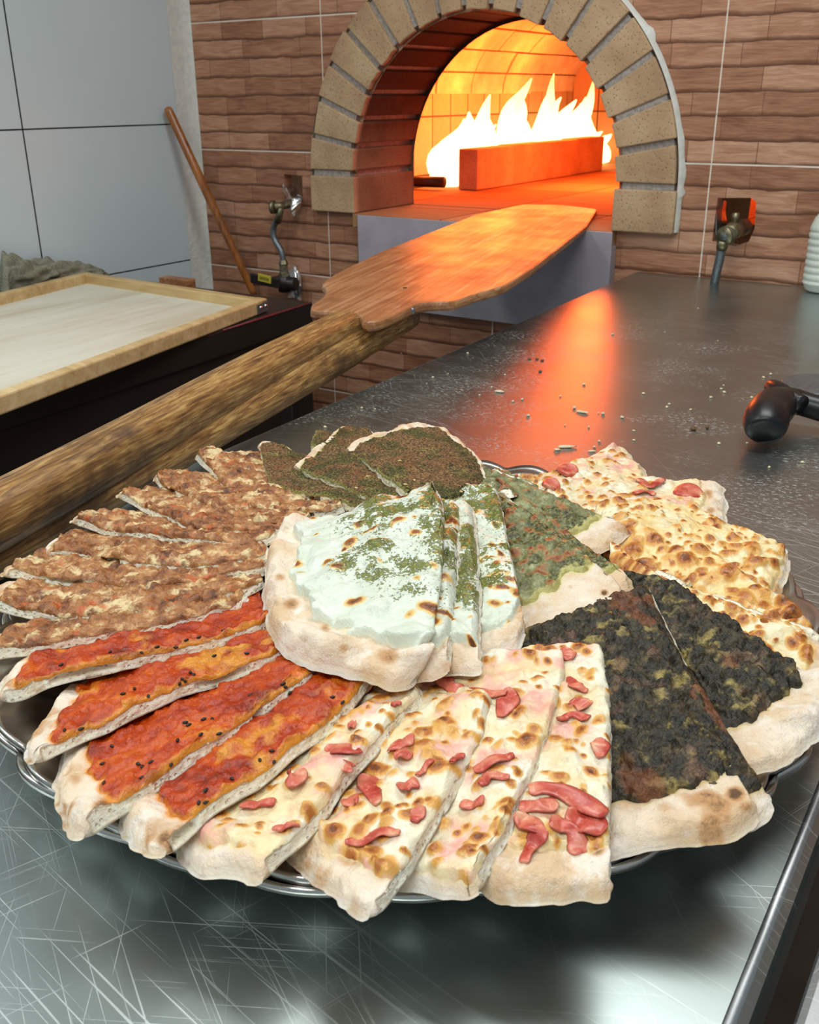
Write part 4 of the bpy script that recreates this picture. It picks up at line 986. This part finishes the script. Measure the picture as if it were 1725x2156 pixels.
def ribbon(s, pts, wd=0.0075, th=0.0008, lift=0.0006, tail=None, name='ham_strip', label=None):
    Q = [near(s, x, y) for x, y in pts]; P = cat([q[0]+q[1]*lift for q in Q], 22); Nn = np.array([q[1] for q in Q]).mean(0); Nn /= np.linalg.norm(Nn)
    rs = np.random.RandomState(int(pts[0][0]*7+pts[0][1])); V = []; prof = [(-1, 0.1), (-0.75, 0.85), (-0.2, 1.0), (0.35, 0.95), (0.8, 0.8), (1, 0.1), (0.7, -0.5), (-0.7, -0.5)]; k = len(prof)
    ph = rs.rand()*6
    for i in range(22):
        t = i/21; tan = P[min(i+1, 21)]-P[max(i-1, 0)]; tan /= np.linalg.norm(tan)+1e-9; sdv = np.cross(Nn, tan); sdv /= np.linalg.norm(sdv)+1e-9
        wv = wd/2*(0.82+0.25*sin(t*6+ph))*(0.55+0.45*min(1, t*6, (1-t)*6)**0.5); tw = 0.22*sin(t*5+ph); up_ = Nn*cos(tw)+sdv*sin(tw); sd2 = sdv*cos(tw)-Nn*sin(tw)
        hump = 0.0012*abs(sin(t*5+ph))
        for a, b in prof: V.append(P[i]+sd2*a*wv+up_*(b*th+hump))
    Fc = [(i*k+j, i*k+(j+1) % k, (i+1)*k+(j+1) % k, (i+1)*k+j) for i in range(21) for j in range(k)]+[tuple(range(k)), tuple(range(21*k, 22*k))]
    return obj(name, V, Fc, M['ham'], s['root'], True, label=label)
def disc(s, x, y, r, name='pepperoni', sq=1.0):
    p_, n_ = near(s, x, y); nn_ = Vector(n_); tx = nn_.orthogonal().normalized(); ty = nn_.cross(tx); mb = MB(); k = 28; V = []
    for (rr, z) in ((1, -0.001), (1.03, 0.0006), (0.97, 0.0024), (0.8, 0.0026), (0.4, 0.0022), (0.02, 0.0022)):
        for j in range(k):
            an = 2*pi*j/k; w_ = 1+0.06*sin(3*an+x); V.append(Vector(p_)+tx*(cos(an)*rr*r*w_)+ty*(sin(an)*rr*r*w_*sq)+nn_*(z+0.0012*sin(2*an)*(rr**2)))
    mb.add(V, [(i*k+j, i*k+(j+1) % k, (i+1)*k+(j+1) % k, (i+1)*k+j) for i in range(5) for j in range(k)]+[tuple(range(5*k, 6*k))]); mb.build(name, M['ham'], s['root'], True)

# ---- cheese and pepperoni slices at the back right (lowest of the pile)
GP = 'pepperoni cheese slices at the back of the platter'
s = bread('ham', 'cheese slice with pepperoni at the very back, pointing at the fire reflection', [(1080, 1020)], [(1073, 1000), (1130, 998), (1167, 992), (1206, 975), (1246, 957), (1300, 938)],
      [(1385, 1030), (1366, 1002), (1358, 982), (1335, 960), (1315, 943)], [(1090, 1040), (1240, 1050), (1400, 1060)], z=(0.036, 0.036, 0.026, 0.028), ref='top', seed=1, margin=0.006, blist=(42, .0018, .005), puff=.001, group=GP, toastedge=.3)
disc(s, 1195, 992, 0.009)
s = bread('ham', 'cheese slice with a round pepperoni piece and square toasted corner, behind the golden cheese slices', [(1150, 1050)], [(1144, 1022), (1163, 1012), (1240, 1008), (1300, 1003), (1339, 1003), (1402, 1010), (1461, 1010), (1514, 1014)],
      [(1545, 1130), (1528, 1094), (1525, 1056), (1519, 1020)], [(1160, 1080), (1300, 1120), (1560, 1150)], z=(0.042, 0.038, 0.032, 0.028), ref='top', seed=2, margin=0.014, blist=(55, .0018, .005), puff=.001, group=GP, char=[(1490, 1040, 14, .8), (1497, 1075, 12, .7)])
disc(s, 1449, 1037, 0.0118); disc(s, 1160, 1022, 0.0075)
ribbon(s, [(1345, 1010), (1365, 1026), (1398, 1012)], 0.010); ribbon(s, [(1335, 1040), (1362, 1037), (1380, 1045)], 0.008)

# ---- plain cheese slices on the right
GQ = 'golden cheese slices on the right side of the platter'
QC = dict(ref='top', puff=.0012, margin=0.004, group=GQ, toastedge=.55)
bread('cheese', 'golden cheese slice furthest back, mostly under the next, with a thin straight far edge', [(1250, 1075)], [(1253, 1057), (1293, 1052), (1363, 1046), (1382, 1051), (1458, 1067), (1531, 1097), (1569, 1114), (1622, 1134), (1656, 1146)],
      [(1650, 1175), (1658, 1155)], [(1260, 1110), (1420, 1160), (1640, 1190)], z=(0.046, 0.037, 0.036, 0.028), seed=3, blist=(70, .0016, .0058), **QC)
bread('cheese', 'golden cheese slice with a rounded pale corner, second from the back', [(1262, 1095)], [(1262, 1075), (1340, 1062), (1400, 1072), (1470, 1096), (1530, 1122), (1600, 1150), (1654, 1158), (1663, 1168)],
      [(1625, 1262), (1640, 1236), (1656, 1206), (1662, 1188)], [(1280, 1140), (1430, 1200), (1610, 1270)], z=(0.050, 0.041, 0.038, 0.029), seed=4, blist=(80, .0016, .0062), char=[(1645, 1168, 12, .9)], **QC)
bread('cheese', 'golden cheese slice with dark blisters ending in a sharp browned point over the steel table', [(1262, 1120)], [(1262, 1092), (1330, 1082), (1395, 1088), (1433, 1105), (1461, 1134), (1512, 1168), (1572, 1208), (1625, 1240), (1660, 1257), (1685, 1272), (1708, 1300)],
      [(1660, 1340), (1682, 1316), (1700, 1305)], [(1285, 1165), (1420, 1235), (1640, 1345)], z=(0.054, 0.044, 0.041, 0.031), seed=5, blist=(85, .0017, .0078), char=[(1700, 1298, 12, 1.0), (1690, 1290, 10, .7)], **QC)
bread('cheese', 'golden cheese slice nearest the spinach slices, with a tan crust at the right frame edge', [(1290, 1165)], [(1285, 1135), (1313, 1143), (1357, 1176), (1398, 1201), (1433, 1222), (1496, 1243), (1534, 1259), (1575, 1278), (1622, 1298), (1663, 1310), (1692, 1326), (1740, 1346)],
      [(1735, 1450), (1770, 1420), (1775, 1380), (1760, 1356)], [(1320, 1215), (1440, 1290), (1720, 1460)], z=(0.057, 0.046, 0.043, 0.032), seed=6, blist=(75, .0017, .006), char=[(1700, 1370, 26, .75)], margin=0.014, **{k: v for k, v in QC.items() if k != 'margin'})

# ---- spinach slices
GS = 'spinach slices on the right side of the platter'
bread('spinach', 'dark spinach slice furthest right, with a wide pale floury crust beyond the platter rim', [(1330, 1235)], [(1318, 1200), (1345, 1210), (1395, 1222), (1440, 1240), (1500, 1285), (1560, 1328), (1640, 1385), (1700, 1418), (1750, 1442)],
      [(1596, 1612), (1640, 1596), (1690, 1566), (1735, 1530), (1760, 1490)], [(1350, 1270), (1480, 1450), (1570, 1615)], z=(0.058, 0.045, 0.046, 0.036), ref='top', seed=7, margin=0.026, puff=.004, group=GS, toastedge=.2)
bread('spinach', 'narrow strip of a spinach slice between two wider ones, its torn crust corner sticking out', [(1345, 1260)], [(1375, 1232), (1420, 1320), (1462, 1400), (1520, 1495), (1570, 1585), (1600, 1640), (1627, 1680)],
      [(1540, 1745), (1600, 1712), (1618, 1695)], [(1330, 1280), (1440, 1520), (1510, 1740)], z=(0.060, 0.047, 0.050, 0.038), ref='top', seed=8, margin=0.009, puff=.002, group=GS, toastedge=.2)
bread('spinach', 'widest dark spinach slice beside the ham slices, with a scorched brown crust at the front', [(1083, 1350), (1115, 1338), (1148, 1329), (1200, 1303), (1250, 1276), (1304, 1253)], [(1355, 1251), (1375, 1286), (1398, 1325), (1430, 1370), (1457, 1415), (1490, 1485), (1520, 1552), (1555, 1638), (1594, 1700)],
      [(1293, 1777), (1363, 1762), (1441, 1758), (1512, 1748), (1574, 1728), (1590, 1712)], [(1085, 1368), (1150, 1560), (1230, 1795)], z=(0.064, 0.049, 0.046, 0.034), ref='top', seed=9, margin=0.022, puff=.004, group=GS, char=[(1460, 1640, 34, .75), (1548, 1672, 22, 1.2), (1400, 1700, 30, .5), (1570, 1700, 22, .6)], warm=.35)

# ---- herb and cheese slices behind the white ones
GC = 'green herb and cheese slices behind the white cheese slices'
bread('herbcheese', 'green herb cheese slice furthest back of three, its folded tan crust over cheese slices', [(1000, 992), (1010, 984), (1025, 980)], [(1040, 984), (1073, 1000), (1148, 1031), (1207, 1058), (1265, 1083), (1300, 1098), (1324, 1113)],
      [(1240, 1156), (1260, 1150), (1285, 1139), (1312, 1124)], [(972, 1035), (1100, 1085), (1225, 1160)], z=(0.062, 0.056, 0.052, 0.048), ref='top', seed=10, margin=0.020, puff=.002, blist=(34, .0018, .0046), group=GC)
bread('herbcheese', 'green herb cheese slice in the middle of three, ending in a white folded corner', [(1020, 1020), (1050, 1008)], [(1075, 1010), (1120, 1046), (1167, 1082), (1218, 1126), (1250, 1152), (1281, 1177), (1324, 1204), (1335, 1222)],
      [(1290, 1262), (1312, 1246), (1330, 1232)], [(1030, 1050), (1140, 1150), (1270, 1265)], z=(0.068, 0.060, 0.058, 0.051), ref='top', seed=11, margin=0.016, puff=.001, blist=(34, .0018, .0046), group=GC, toastedge=0.1)
bread('herbcheese', 'green herb cheese slice nearest the white ones, with a wide bare pale lower part', [(1030, 1020), (1042, 1016)], [(1060, 1022), (1128, 1078), (1191, 1133), (1246, 1185), (1285, 1216), (1313, 1243)],
      [(1100, 1336), (1187, 1319), (1230, 1298), (1285, 1270), (1306, 1256)], [(1030, 1060), (1055, 1200), (1085, 1330)], z=(0.074, 0.062, 0.060, 0.052), ref='top', seed=12, margin=0.032, puff=.001, blist=(62, .0018, .0050), group=GC, char=[(1273, 1248, 8, 1.3), (1200, 1235, 12, .4)], toastedge=0.05)

# ---- white cheese slices in the centre
GW = 'white cheese slices with green herbs in the centre'
bread('labneh', 'white cheese slice with herbs, rightmost of the central four, with browned crust', [(985, 1042)], [(1050, 1020), (1062, 1078), (1081, 1170), (1095, 1255), (1100, 1318)],
      [(985, 1380), (1020, 1372), (1060, 1362), (1090, 1348)], [(975, 1060), (965, 1200), (965, 1385)], z=(0.084, 0.068, 0.074, 0.062), ref='top', seed=13, margin=0.016, puff=.003, t=0.006, blist=(34, .002, .006), group=GW, char=[(1070, 1285, 16, .8)], warm=.35)
bread('labneh', 'narrow visible strip of a white herb-sprinkled slice, third of the central four', [(960, 1060)], [(1002, 1062), (1010, 1130), (1014, 1220), (1015, 1310), (1014, 1388)],
      [(930, 1405), (960, 1400), (990, 1396)], [(945, 1080), (925, 1220), (915, 1410)], z=(0.089, 0.071, 0.078, 0.064), ref='top', seed=14, margin=0.014, puff=.002, t=0.006, blist=(26, .002, .005), group=GW)
bread('labneh', 'narrow visible strip of a white herb-sprinkled slice right beside the large front one', [(940, 1060)], [(975, 1058), (976, 1130), (972, 1210), (962, 1290), (948, 1398)],
      [(870, 1425), (900, 1418), (930, 1410)], [(920, 1070), (900, 1230), (855, 1425)], z=(0.094, 0.073, 0.083, 0.066), ref='top', seed=15, margin=0.022, puff=.003, t=0.006, blist=(26, .002, .005), group=GW, warm=.3)
bread('labneh', 'largest white cheese slice with green herbs and puffy floury crust in the centre', [(931, 1035)], [(936, 1037), (937, 1090), (931, 1150), (923, 1215), (914, 1257), (899, 1320), (885, 1365), (875, 1400)],
      [(582, 1135), (570, 1165), (562, 1197), (557, 1257), (565, 1290), (582, 1320), (605, 1362), (643, 1380), (688, 1398), (735, 1402), (764, 1400), (795, 1415), (820, 1430), (850, 1428)],
      [(925, 1036), (877, 1050), (828, 1061), (780, 1078), (734, 1095), (700, 1098), (651, 1103), (604, 1113)], z=(0.102, 0.072, 0.098, 0.062), ref='top', seed=16, margin=0.0215, puff=.0065, t=0.007, blist=(30, .002, .0052), group=GW, bulge=0.004,
      char=[(612, 1272, 20, .8), (688, 1322, 14, .7), (590, 1215, 14, .55), (820, 1380, 26, .7), (640, 1345, 16, .4), (725, 1365, 16, .6), (700, 1235, 26, .0)])

# ---- ham and cheese slices at the front
GH = 'ham and cheese slices at the front of the platter'
s = bread('ham', 'ham and cheese slice beside the dark spinach, with a large bundle of pink ham strips', [(1000, 1410), (1026, 1391), (1100, 1380), (1168, 1370), (1209, 1366)], [(1274, 1368), (1282, 1420), (1288, 1472), (1292, 1593), (1290, 1715), (1284, 1870)],
      [(1000, 1840), (1024, 1855), (1054, 1872), (1127, 1880), (1209, 1876), (1260, 1872)], [(1000, 1440), (1000, 1640), (985, 1830)], z=(0.064, 0.044, 0.052, 0.038), ref='top', seed=17, margin=0.017, puff=.003, t=.0065, blist=(62, .002, .0045), group=GH,
      char=[(1110, 1775, 26, .8), (1256, 1787, 18, 1.1), (1130, 1860, 10, .3), (1200, 1870, 12, .3)])
for pts, wd in (([(1185, 1372), (1200, 1392)], .010), ([(1200, 1432), (1216, 1450), (1241, 1458)], .007), ([(1208, 1478), (1222, 1486), (1240, 1490)], .011), ([(1176, 1522), (1205, 1508), (1241, 1516)], .006), ([(1262, 1560), (1266, 1600)], .009),
                ([(1112, 1665), (1150, 1664), (1200, 1678), (1278, 1722)], .011), ([(1085, 1722), (1112, 1738), (1144, 1750)], .010), ([(1146, 1748), (1120, 1780), (1106, 1822)], .0085), ([(1160, 1732), (1205, 1752), (1222, 1802)], .0105), ([(1195, 1718), (1240, 1736), (1278, 1752)], .015), ([(1095, 1700), (1135, 1702), (1170, 1690)], .010)):
    ribbon(s, pts, wd)
s = bread('ham', 'ham and cheese slice second from the spinach, with blistered cheese and a plain front end', [(875, 1430), (905, 1412), (933, 1400), (1000, 1398), (1087, 1402)], [(1188, 1398), (1192, 1440), (1168, 1533), (1128, 1654), (1087, 1740), (1038, 1835), (1006, 1890)],
      [(838, 1868), (884, 1888), (941, 1897), (975, 1901), (992, 1899)], [(870, 1470), (850, 1660), (810, 1850)], z=(0.066, 0.047, 0.048, 0.034), seed=58, margin=0.004, puff=.002, blist=(78, .002, .0050), group=GH)
for pts, wd in (([(933, 1430), (950, 1450), (972, 1462)], .011), ([(965, 1458), (1010, 1464), (1070, 1462)], .009), ([(1072, 1455), (1070, 1480), (1055, 1512)], .011), ([(1000, 1628), (1040, 1605), (1083, 1594)], .008), ([(972, 1700), (1000, 1698), (1022, 1686)], .007), ([(1010, 1655), (1035, 1640), (1075, 1640)], .007)):
    ribbon(s, pts, wd)
s = bread('ham', 'ham and cheese slice with scorched floury crust at the lowest point of the pile', [(900, 1490), (945, 1466), (972, 1474), (998, 1472)], [(1046, 1486), (1048, 1505), (1022, 1565), (965, 1675), (904, 1784), (843, 1873), (807, 1926), (786, 1936)],
      [(612, 1806), (641, 1829), (665, 1865), (714, 1893), (734, 1916), (765, 1935)], [(880, 1500), (760, 1650), (630, 1790)], z=(0.064, 0.047, 0.046, 0.034), seed=19, margin=0.013, puff=.004, blist=(88, .002, .0050), group=GH,
      char=[(745, 1800, 36, .9), (825, 1830, 24, .9), (700, 1770, 30, .5), (790, 1930, 14, .9), (650, 1822, 22, .4)])
for pts, wd in (([(762, 1640), (780, 1660), (800, 1698)], .010), ([(730, 1778), (775, 1770), (812, 1758), (845, 1756)], .0075), ([(840, 1666), (862, 1660), (884, 1652)], .010), ([(872, 1735), (878, 1722), (886, 1704)], .008), ([(955, 1612), (968, 1600), (980, 1592)], .006), ([(822, 1578), (845, 1570), (875, 1560)], .012), ([(835, 1596), (850, 1594), (870, 1598)], .009), ([(722, 1700), (745, 1690), (756, 1686)], .009), ([(885, 1640), (910, 1600)], .005)):
    ribbon(s, pts, wd)
s = bread('ham', 'ham and cheese slice next to the red tomato slices, its end mostly plain pale cheese', [(843, 1447), (868, 1437)], [(893, 1458), (893, 1475), (843, 1533), (762, 1634), (681, 1735), (600, 1811), (556, 1855)],
      [(385, 1808), (417, 1841), (455, 1848), (492, 1852), (530, 1856)], [(790, 1480), (600, 1640), (390, 1790)], z=(0.062, 0.047, 0.044, 0.034), seed=20, margin=0.009, puff=.003, blist=(60, .002, .0045), group=GH)
for pts, wd in (([(690, 1578), (735, 1584), (768, 1590)], .010), ([(735, 1612), (745, 1628), (735, 1640)], .012), ([(510, 1705), (545, 1700), (582, 1694)], .007), ([(578, 1750), (605, 1745), (636, 1742)], .005), ([(640, 1625), (622, 1642), (604, 1648)], .012), ([(735, 1532), (752, 1530)], .009), ([(828, 1490), (842, 1484)], .006)):
    ribbon(s, pts, wd)

# ---- tomato slices
GT = 'red tomato slices with black seeds'
TP = [[(640, 1385), (735, 1400), (690, 1415), (612, 1460), (700, 1468), (722, 1478), (580, 1610), (573, 1583), (433, 1668), (418, 1690), (438, 1700), (548, 1600), (490, 1640)],
      [(390, 1520), (398, 1528), (430, 1515), (447, 1515), (424, 1546), (375, 1558), (472, 1558), (234, 1572), (290, 1612), (298, 1617), (318, 1607), (216, 1610), (220, 1648), (302, 1640), (373, 1620), (528, 1465), (604, 1450), (662, 1410), (598, 1442)],
      [(402, 1418), (408, 1422), (384, 1430), (390, 1436), (380, 1444), (285, 1452), (258, 1462), (312, 1467), (136, 1540), (176, 1548), (450, 1382), (520, 1378)],
      [(231, 1374), (128, 1402), (299, 1378), (372, 1368), (392, 1349), (418, 1345), (471, 1330), (330, 1362)]]
TC = dict(group=GT, toastedge=.6)
s = bread('tomato', 'red tomato slice lowest of four, beside the ham slices, with a toasted crumpled end', [(640, 1392), (700, 1390), (750, 1400)], [(806, 1414), (800, 1430), (696, 1545), (580, 1636), (464, 1714), (399, 1769), (346, 1816)],
      [(258, 1700), (262, 1725), (274, 1765), (290, 1800), (320, 1818)], [(620, 1410), (430, 1560), (265, 1680)], z=(0.062, 0.048, 0.044, 0.034), seed=21, margin=0.019, puff=.004, char=[(350, 1765, 26, .9), (300, 1735, 22, .5)], pockets=[(395, 1750, 36)], **TC)
seeds(s, 0, 'black_seed', M['seed'], pts=TP[0])
s = bread('tomato', 'red tomato slice second of four from the ham side, with a broad toasted rounded crust', [(610, 1385), (645, 1388)], [(671, 1418), (668, 1440), (557, 1524), (464, 1589), (371, 1649), (255, 1718), (178, 1765)],
      [(135, 1590), (122, 1640), (125, 1695), (145, 1745), (160, 1762)], [(590, 1400), (400, 1490), (150, 1570)], z=(0.061, 0.048, 0.042, 0.034), seed=22, margin=0.018, puff=.004, char=[(222, 1700, 26, 1.1), (160, 1640, 20, .5)], pockets=[(560, 1512, 30), (450, 1595, 16)], **TC)
seeds(s, 0, 'black_seed', M['seed'], pts=TP[1])
s = bread('tomato', 'red tomato slice third of four from the ham side, with a narrow pointed crust end', [(545, 1345), (580, 1340), (606, 1350)], [(612, 1366), (612, 1382), (557, 1403), (464, 1445), (394, 1468), (325, 1505), (232, 1547), (139, 1584), (68, 1612)],
      [(120, 1500), (100, 1530), (75, 1560), (56, 1590), (54, 1606)], [(530, 1360), (330, 1420), (140, 1480)], z=(0.060, 0.048, 0.040, 0.033), seed=23, margin=0.013, puff=.002, char=[(140, 1520, 22, .8), (60, 1606, 10, 1.0)], pockets=[(470, 1425, 62)], **TC)
seeds(s, 0, 'black_seed', M['seed'], pts=TP[2])
s = bread('tomato', 'red tomato slice nearest the meat slices, with a long air pocket in its side', [(520, 1290), (550, 1268)], [(575, 1320), (538, 1338), (464, 1361), (371, 1387), (255, 1415), (186, 1435), (93, 1454), (28, 1480), (4, 1476)],
      [(93, 1378), (60, 1398), (25, 1425), (8, 1448), (-2, 1465)], [(500, 1300), (330, 1350), (110, 1372)], z=(0.060, 0.048, 0.038, 0.031), seed=24, margin=0.013, puff=.003, char=[(10, 1462, 16, .5)], pockets=[(175, 1418, 75)], **TC)
seeds(s, 0, 'black_seed', M['seed'], pts=TP[3])

# ---- meat slices
GM = 'minced meat slices fanned on the left side of the platter'
MC = dict(group=GM, puff=.0015, toastedge=.6, t=0.0058)
bread('meat', 'meat slice lowest of the fan, lying right against the first red tomato slice', [(515, 1240)], [(523, 1262), (499, 1290), (406, 1323), (284, 1343), (162, 1361), (61, 1382), (0, 1392), (-26, 1398)],
      [(100, 1332), (40, 1345), (0, 1360), (-30, 1380)], [(500, 1250), (330, 1300), (120, 1322)], z=(0.060, 0.048, 0.040, 0.032), seed=25, margin=0.007, **MC)
bread('meat', 'meat slice second from bottom of the fan, rounded crust cut by left frame edge', [(540, 1205)], [(560, 1236), (520, 1258), (458, 1276), (365, 1298), (284, 1308), (203, 1310), (122, 1308), (61, 1300), (0, 1288), (-18, 1280)],
      [(110, 1238), (65, 1232), (30, 1238), (0, 1246), (-20, 1262)], [(525, 1212), (330, 1262), (140, 1262)], z=(0.061, 0.048, 0.040, 0.031), seed=26, margin=0.011, **MC)
bread('meat', 'meat slice third from bottom of the fan, with thin pointed pale end', [(545, 1185)], [(569, 1198), (560, 1212), (487, 1225), (385, 1243), (308, 1252), (243, 1246), (183, 1237), (114, 1233), (53, 1221), (8, 1220)],
      [(130, 1184), (101, 1178), (73, 1184), (45, 1196), (18, 1207), (4, 1213)], [(530, 1180), (330, 1210), (160, 1200)], z=(0.062, 0.048, 0.040, 0.030), seed=27, margin=0.007, pockets=[(130, 1228, 46)], **MC)
bread('meat', 'meat slice fourth from the bottom of the fan, lumpy with a bright red pepper piece', [(555, 1150)], [(577, 1166), (568, 1189), (487, 1201), (406, 1209), (325, 1209), (264, 1200), (203, 1189), (162, 1175), (97, 1175)],
      [(215, 1140), (162, 1142), (130, 1148), (105, 1156), (96, 1166)], [(540, 1150), (370, 1165), (240, 1150)], z=(0.063, 0.048, 0.041, 0.030), seed=28, margin=0.005, pockets=[(226, 1180, 24)], **MC)
bread('meat', 'meat slice fifth from the bottom of the fan, slim with a long straight pale tip', [(570, 1120)], [(590, 1134), (568, 1152), (487, 1158), (406, 1150), (345, 1148), (284, 1138), (223, 1124), (185, 1114), (154, 1108)],
      [(360, 1116), (333, 1110), (284, 1098), (227, 1096), (185, 1099), (152, 1102)], [(555, 1110), (460, 1118), (380, 1118)], z=(0.064, 0.049, 0.042, 0.030), seed=29, margin=0.006, **MC)
bread('meat', 'meat slice sixth from bottom of the fan, with small pale flecks', [(590, 1100)], [(604, 1116), (592, 1128), (527, 1132), (426, 1132), (377, 1116), (325, 1089), (284, 1065), (251, 1053)],
      [(440, 1078), (400, 1056), (365, 1048), (330, 1045), (296, 1041), (270, 1042), (250, 1047)], [(570, 1095), (520, 1090), (460, 1085)], z=(0.065, 0.049, 0.043, 0.030), seed=30, margin=0.006, **MC)
bread('meat', 'meat slice seventh from bottom of the fan, small open pocket at its crust end', [(660, 1080)], [(655, 1100), (596, 1118), (556, 1120), (515, 1110), (458, 1089), (406, 1065), (345, 1037), (328, 1019)],
      [(530, 1050), (480, 1022), (446, 1015), (406, 1011), (365, 1004), (334, 1001)], [(640, 1075), (590, 1070), (545, 1058)], z=(0.066, 0.049, 0.044, 0.030), seed=31, margin=0.008, pockets=[(350, 1028, 18), (575, 1118, 22)], **MC)
bread('meat', 'topmost meat slice of the fan, broad and brown, next to the green herb slices', [(710, 1070)], [(728, 1080), (690, 1098), (609, 1094), (540, 1091), (511, 1073), (467, 1029), (438, 992), (413, 971)],
      [(600, 1000), (575, 985), (548, 972), (518, 967), (487, 966), (455, 961), (428, 959)], [(705, 1070), (670, 1050), (620, 1010)], z=(0.068, 0.049, 0.048, 0.034), seed=32, margin=0.007, pockets=[(640, 1092, 26)], **MC)

# ---- herb slices at the back
GZ = 'dark green herb slices at the back left of the platter'
ZC_ = dict(group=GZ, puff=.0025, t=0.006, toastedge=.7)
s = bread('zaatar', 'dark herb slice on top of the meat fan, with white crust at its left', [(780, 1050)], [(800, 1066), (764, 1084), (688, 1069), (624, 1050), (572, 1035), (557, 1001), (546, 946)],
      [(700, 985), (670, 978), (639, 972), (615, 966), (594, 957), (570, 944), (552, 940)], [(790, 1050), (760, 1020), (710, 990)], z=(0.070, 0.052, 0.056, 0.040), seed=33, margin=0.013, pockets=[(655, 1055, 22)], **ZC_)
bread('zaatar', 'small yellow-green corner of a herb slice poking up behind the others', [(800, 1000)], [(760, 1010), (700, 985), (655, 950), (668, 920)],
      [(720, 945), (697, 929), (680, 920)], [(800, 990), (760, 960), (735, 950)], z=(0.066, 0.052, 0.064, 0.050), seed=34, margin=0.004, **ZC_)
s = bread('zaatar', 'dark herb slice in the middle of the back group, with a pale toasted crust corner', [(850, 1040)], [(848, 1050), (801, 1072), (783, 1069), (726, 1042), (662, 1016), (616, 996)],
      [(800, 940), (786, 930), (764, 920), (745, 914), (724, 911), (695, 932), (665, 955), (640, 975)], [(860, 1030), (840, 990), (810, 950)], z=(0.076, 0.060, 0.062, 0.046), seed=35, margin=0.013, **ZC_)
seeds(s, 5, 'sesame_seed', M['sesame'], (0.0012, 0.0018, 0.0008))
s = bread('zaatar', 'largest dark herb slice at the back, with a puffy pale crust behind the white slice', [(940, 1070), (890, 1066)], [(854, 1057), (832, 1038), (801, 1012), (760, 982), (727, 958)],
      [(1004, 1006), (998, 985), (986, 965), (960, 938), (926, 912), (896, 907), (854, 908), (817, 922), (780, 936), (745, 948)], [(978, 1064), (998, 1040), (1008, 1018)], z=(0.082, 0.066, 0.078, 0.058), seed=36, margin=0.019, **ZC_)
seeds(s, 8, 'sesame_seed', M['sesame'], (0.0012, 0.0018, 0.0008))

# ---- crumbs on the steel table
GCR = 'pale dough crumbs scattered on the steel worktable'
def crumb(name, x, y, a, b, h, m, seed, label, group, yaw=0.0):
    p_ = onz(x, y, 0.0); rs = np.random.RandomState(seed); V = []; k = 10; lv_ = [(0.55, 0.0), (1.0, 0.22), (0.95, 0.55), (0.6, 0.9), (0.05, 1.0)]
    for rr, z in lv_:
        for j in range(k):
            an = 2*pi*j/k; w_ = 1+0.35*(rs.rand()-0.5); lx, ly = cos(an)*rr*a*w_, sin(an)*rr*b*w_
            V.append((p_[0]+lx*cos(yaw)-ly*sin(yaw), p_[1]+lx*sin(yaw)+ly*cos(yaw), 0.0002+z*h*(0.8+0.4*rs.rand())))
    Fc = [tuple(range(k-1, -1, -1))]+[(i*k+j, i*k+(j+1) % k, (i+1)*k+(j+1) % k, (i+1)*k+j) for i in range(4) for j in range(k)]+[tuple(range(4*k, 5*k))]
    o = obj(name, V, Fc, m, None, True, loc=p_); tag(o, label, 'crumb', group)
M['crumb'] = mat_simple('dried_dough', C(222, 204, 172), 0.85, sc=600, var=0.25); M['crumb2'] = mat_simple('toasted_crumb', C(116, 84, 56), 0.85, sc=600, var=0.4)
crumb('dough_flake', 1192, 942, 0.0105, 0.0032, 0.0022, M['crumb'], 1, 'longest pale dough flake on the table just behind the platter', None, 0.6)
crumb('dough_flake', 1173, 948, 0.0035, 0.0022, 0.0020, M['crumb'], 2, 'short pale dough flake left of the longest flake behind the platter', None, 0.3)
crumb('dough_flake', 1247, 951, 0.0045, 0.0018, 0.0015, M['crumb'], 3, 'thin pale flake right of the longest flake behind the platter', None, 0.5)
crumb('dough_flake', 1052, 826, 0.0065, 0.0030, 0.0025, M['crumb'], 4, 'pale flake lying at the near left edge of the orange fire reflection', None, 0.2)
crumb('dough_flake', 1226, 869, 0.0085, 0.0026, 0.0022, M['crumb'], 5, 'pale flake lying in front of the lower right end of the fire reflection', None, 0.0)
crumb('toasted_crumb', 1460, 905, 0.0035, 0.0028, 0.0035, M['crumb2'], 6, 'brown toasted crumb left of the cutter handle', None)
crumb('toasted_crumb', 1489, 903, 0.0022, 0.0020, 0.0035, M['crumb2'], 7, 'small brown crumb nearest the cutter handle', None)
for i, (x, y) in enumerate([(1115, 757), (1131, 757), (1138, 783), (1142, 760)]):
    crumb('burnt_crumb', x, y, 0.0026, 0.0024, 0.002, M['crumb2'], 20+i, 'dark burnt crumb inside the orange fire reflection on the table', 'burnt crumbs in the fire reflection')
rc = np.random.RandomState(5)
pl = [(1512, 718), (1484, 734), (1623, 789), (1583, 838), (1519, 820), (1525, 827), (1497, 838), (1010, 833), (762, 860), (790, 862), (845, 745), (985, 745), (1100, 842), (1080, 846), (1210, 860), (1270, 872), (1190, 896), (1335, 928), (1252, 942), (1290, 705), (1262, 930), (1620, 985), (1690, 975), (1574, 934), (1355, 830), (1400, 700), (1470, 650), (1240, 900), (1310, 880), (1180, 835)]
pl += [(600+rc.rand()*1050, 760+rc.rand()*190) for _ in range(26)]
for i, (x, y) in enumerate(pl):
    if i > 29 and y < 955-(x-480)*0.445+25: continue
    a = 0.0010+0.0016*rc.rand()
    crumb('dough_crumb', x, y, a, a*0.8, a*0.9, M['crumb'], 40+i, 'tiny pale dough crumb lying loose on the steel worktable behind the platter', GCR, rc.rand()*3)
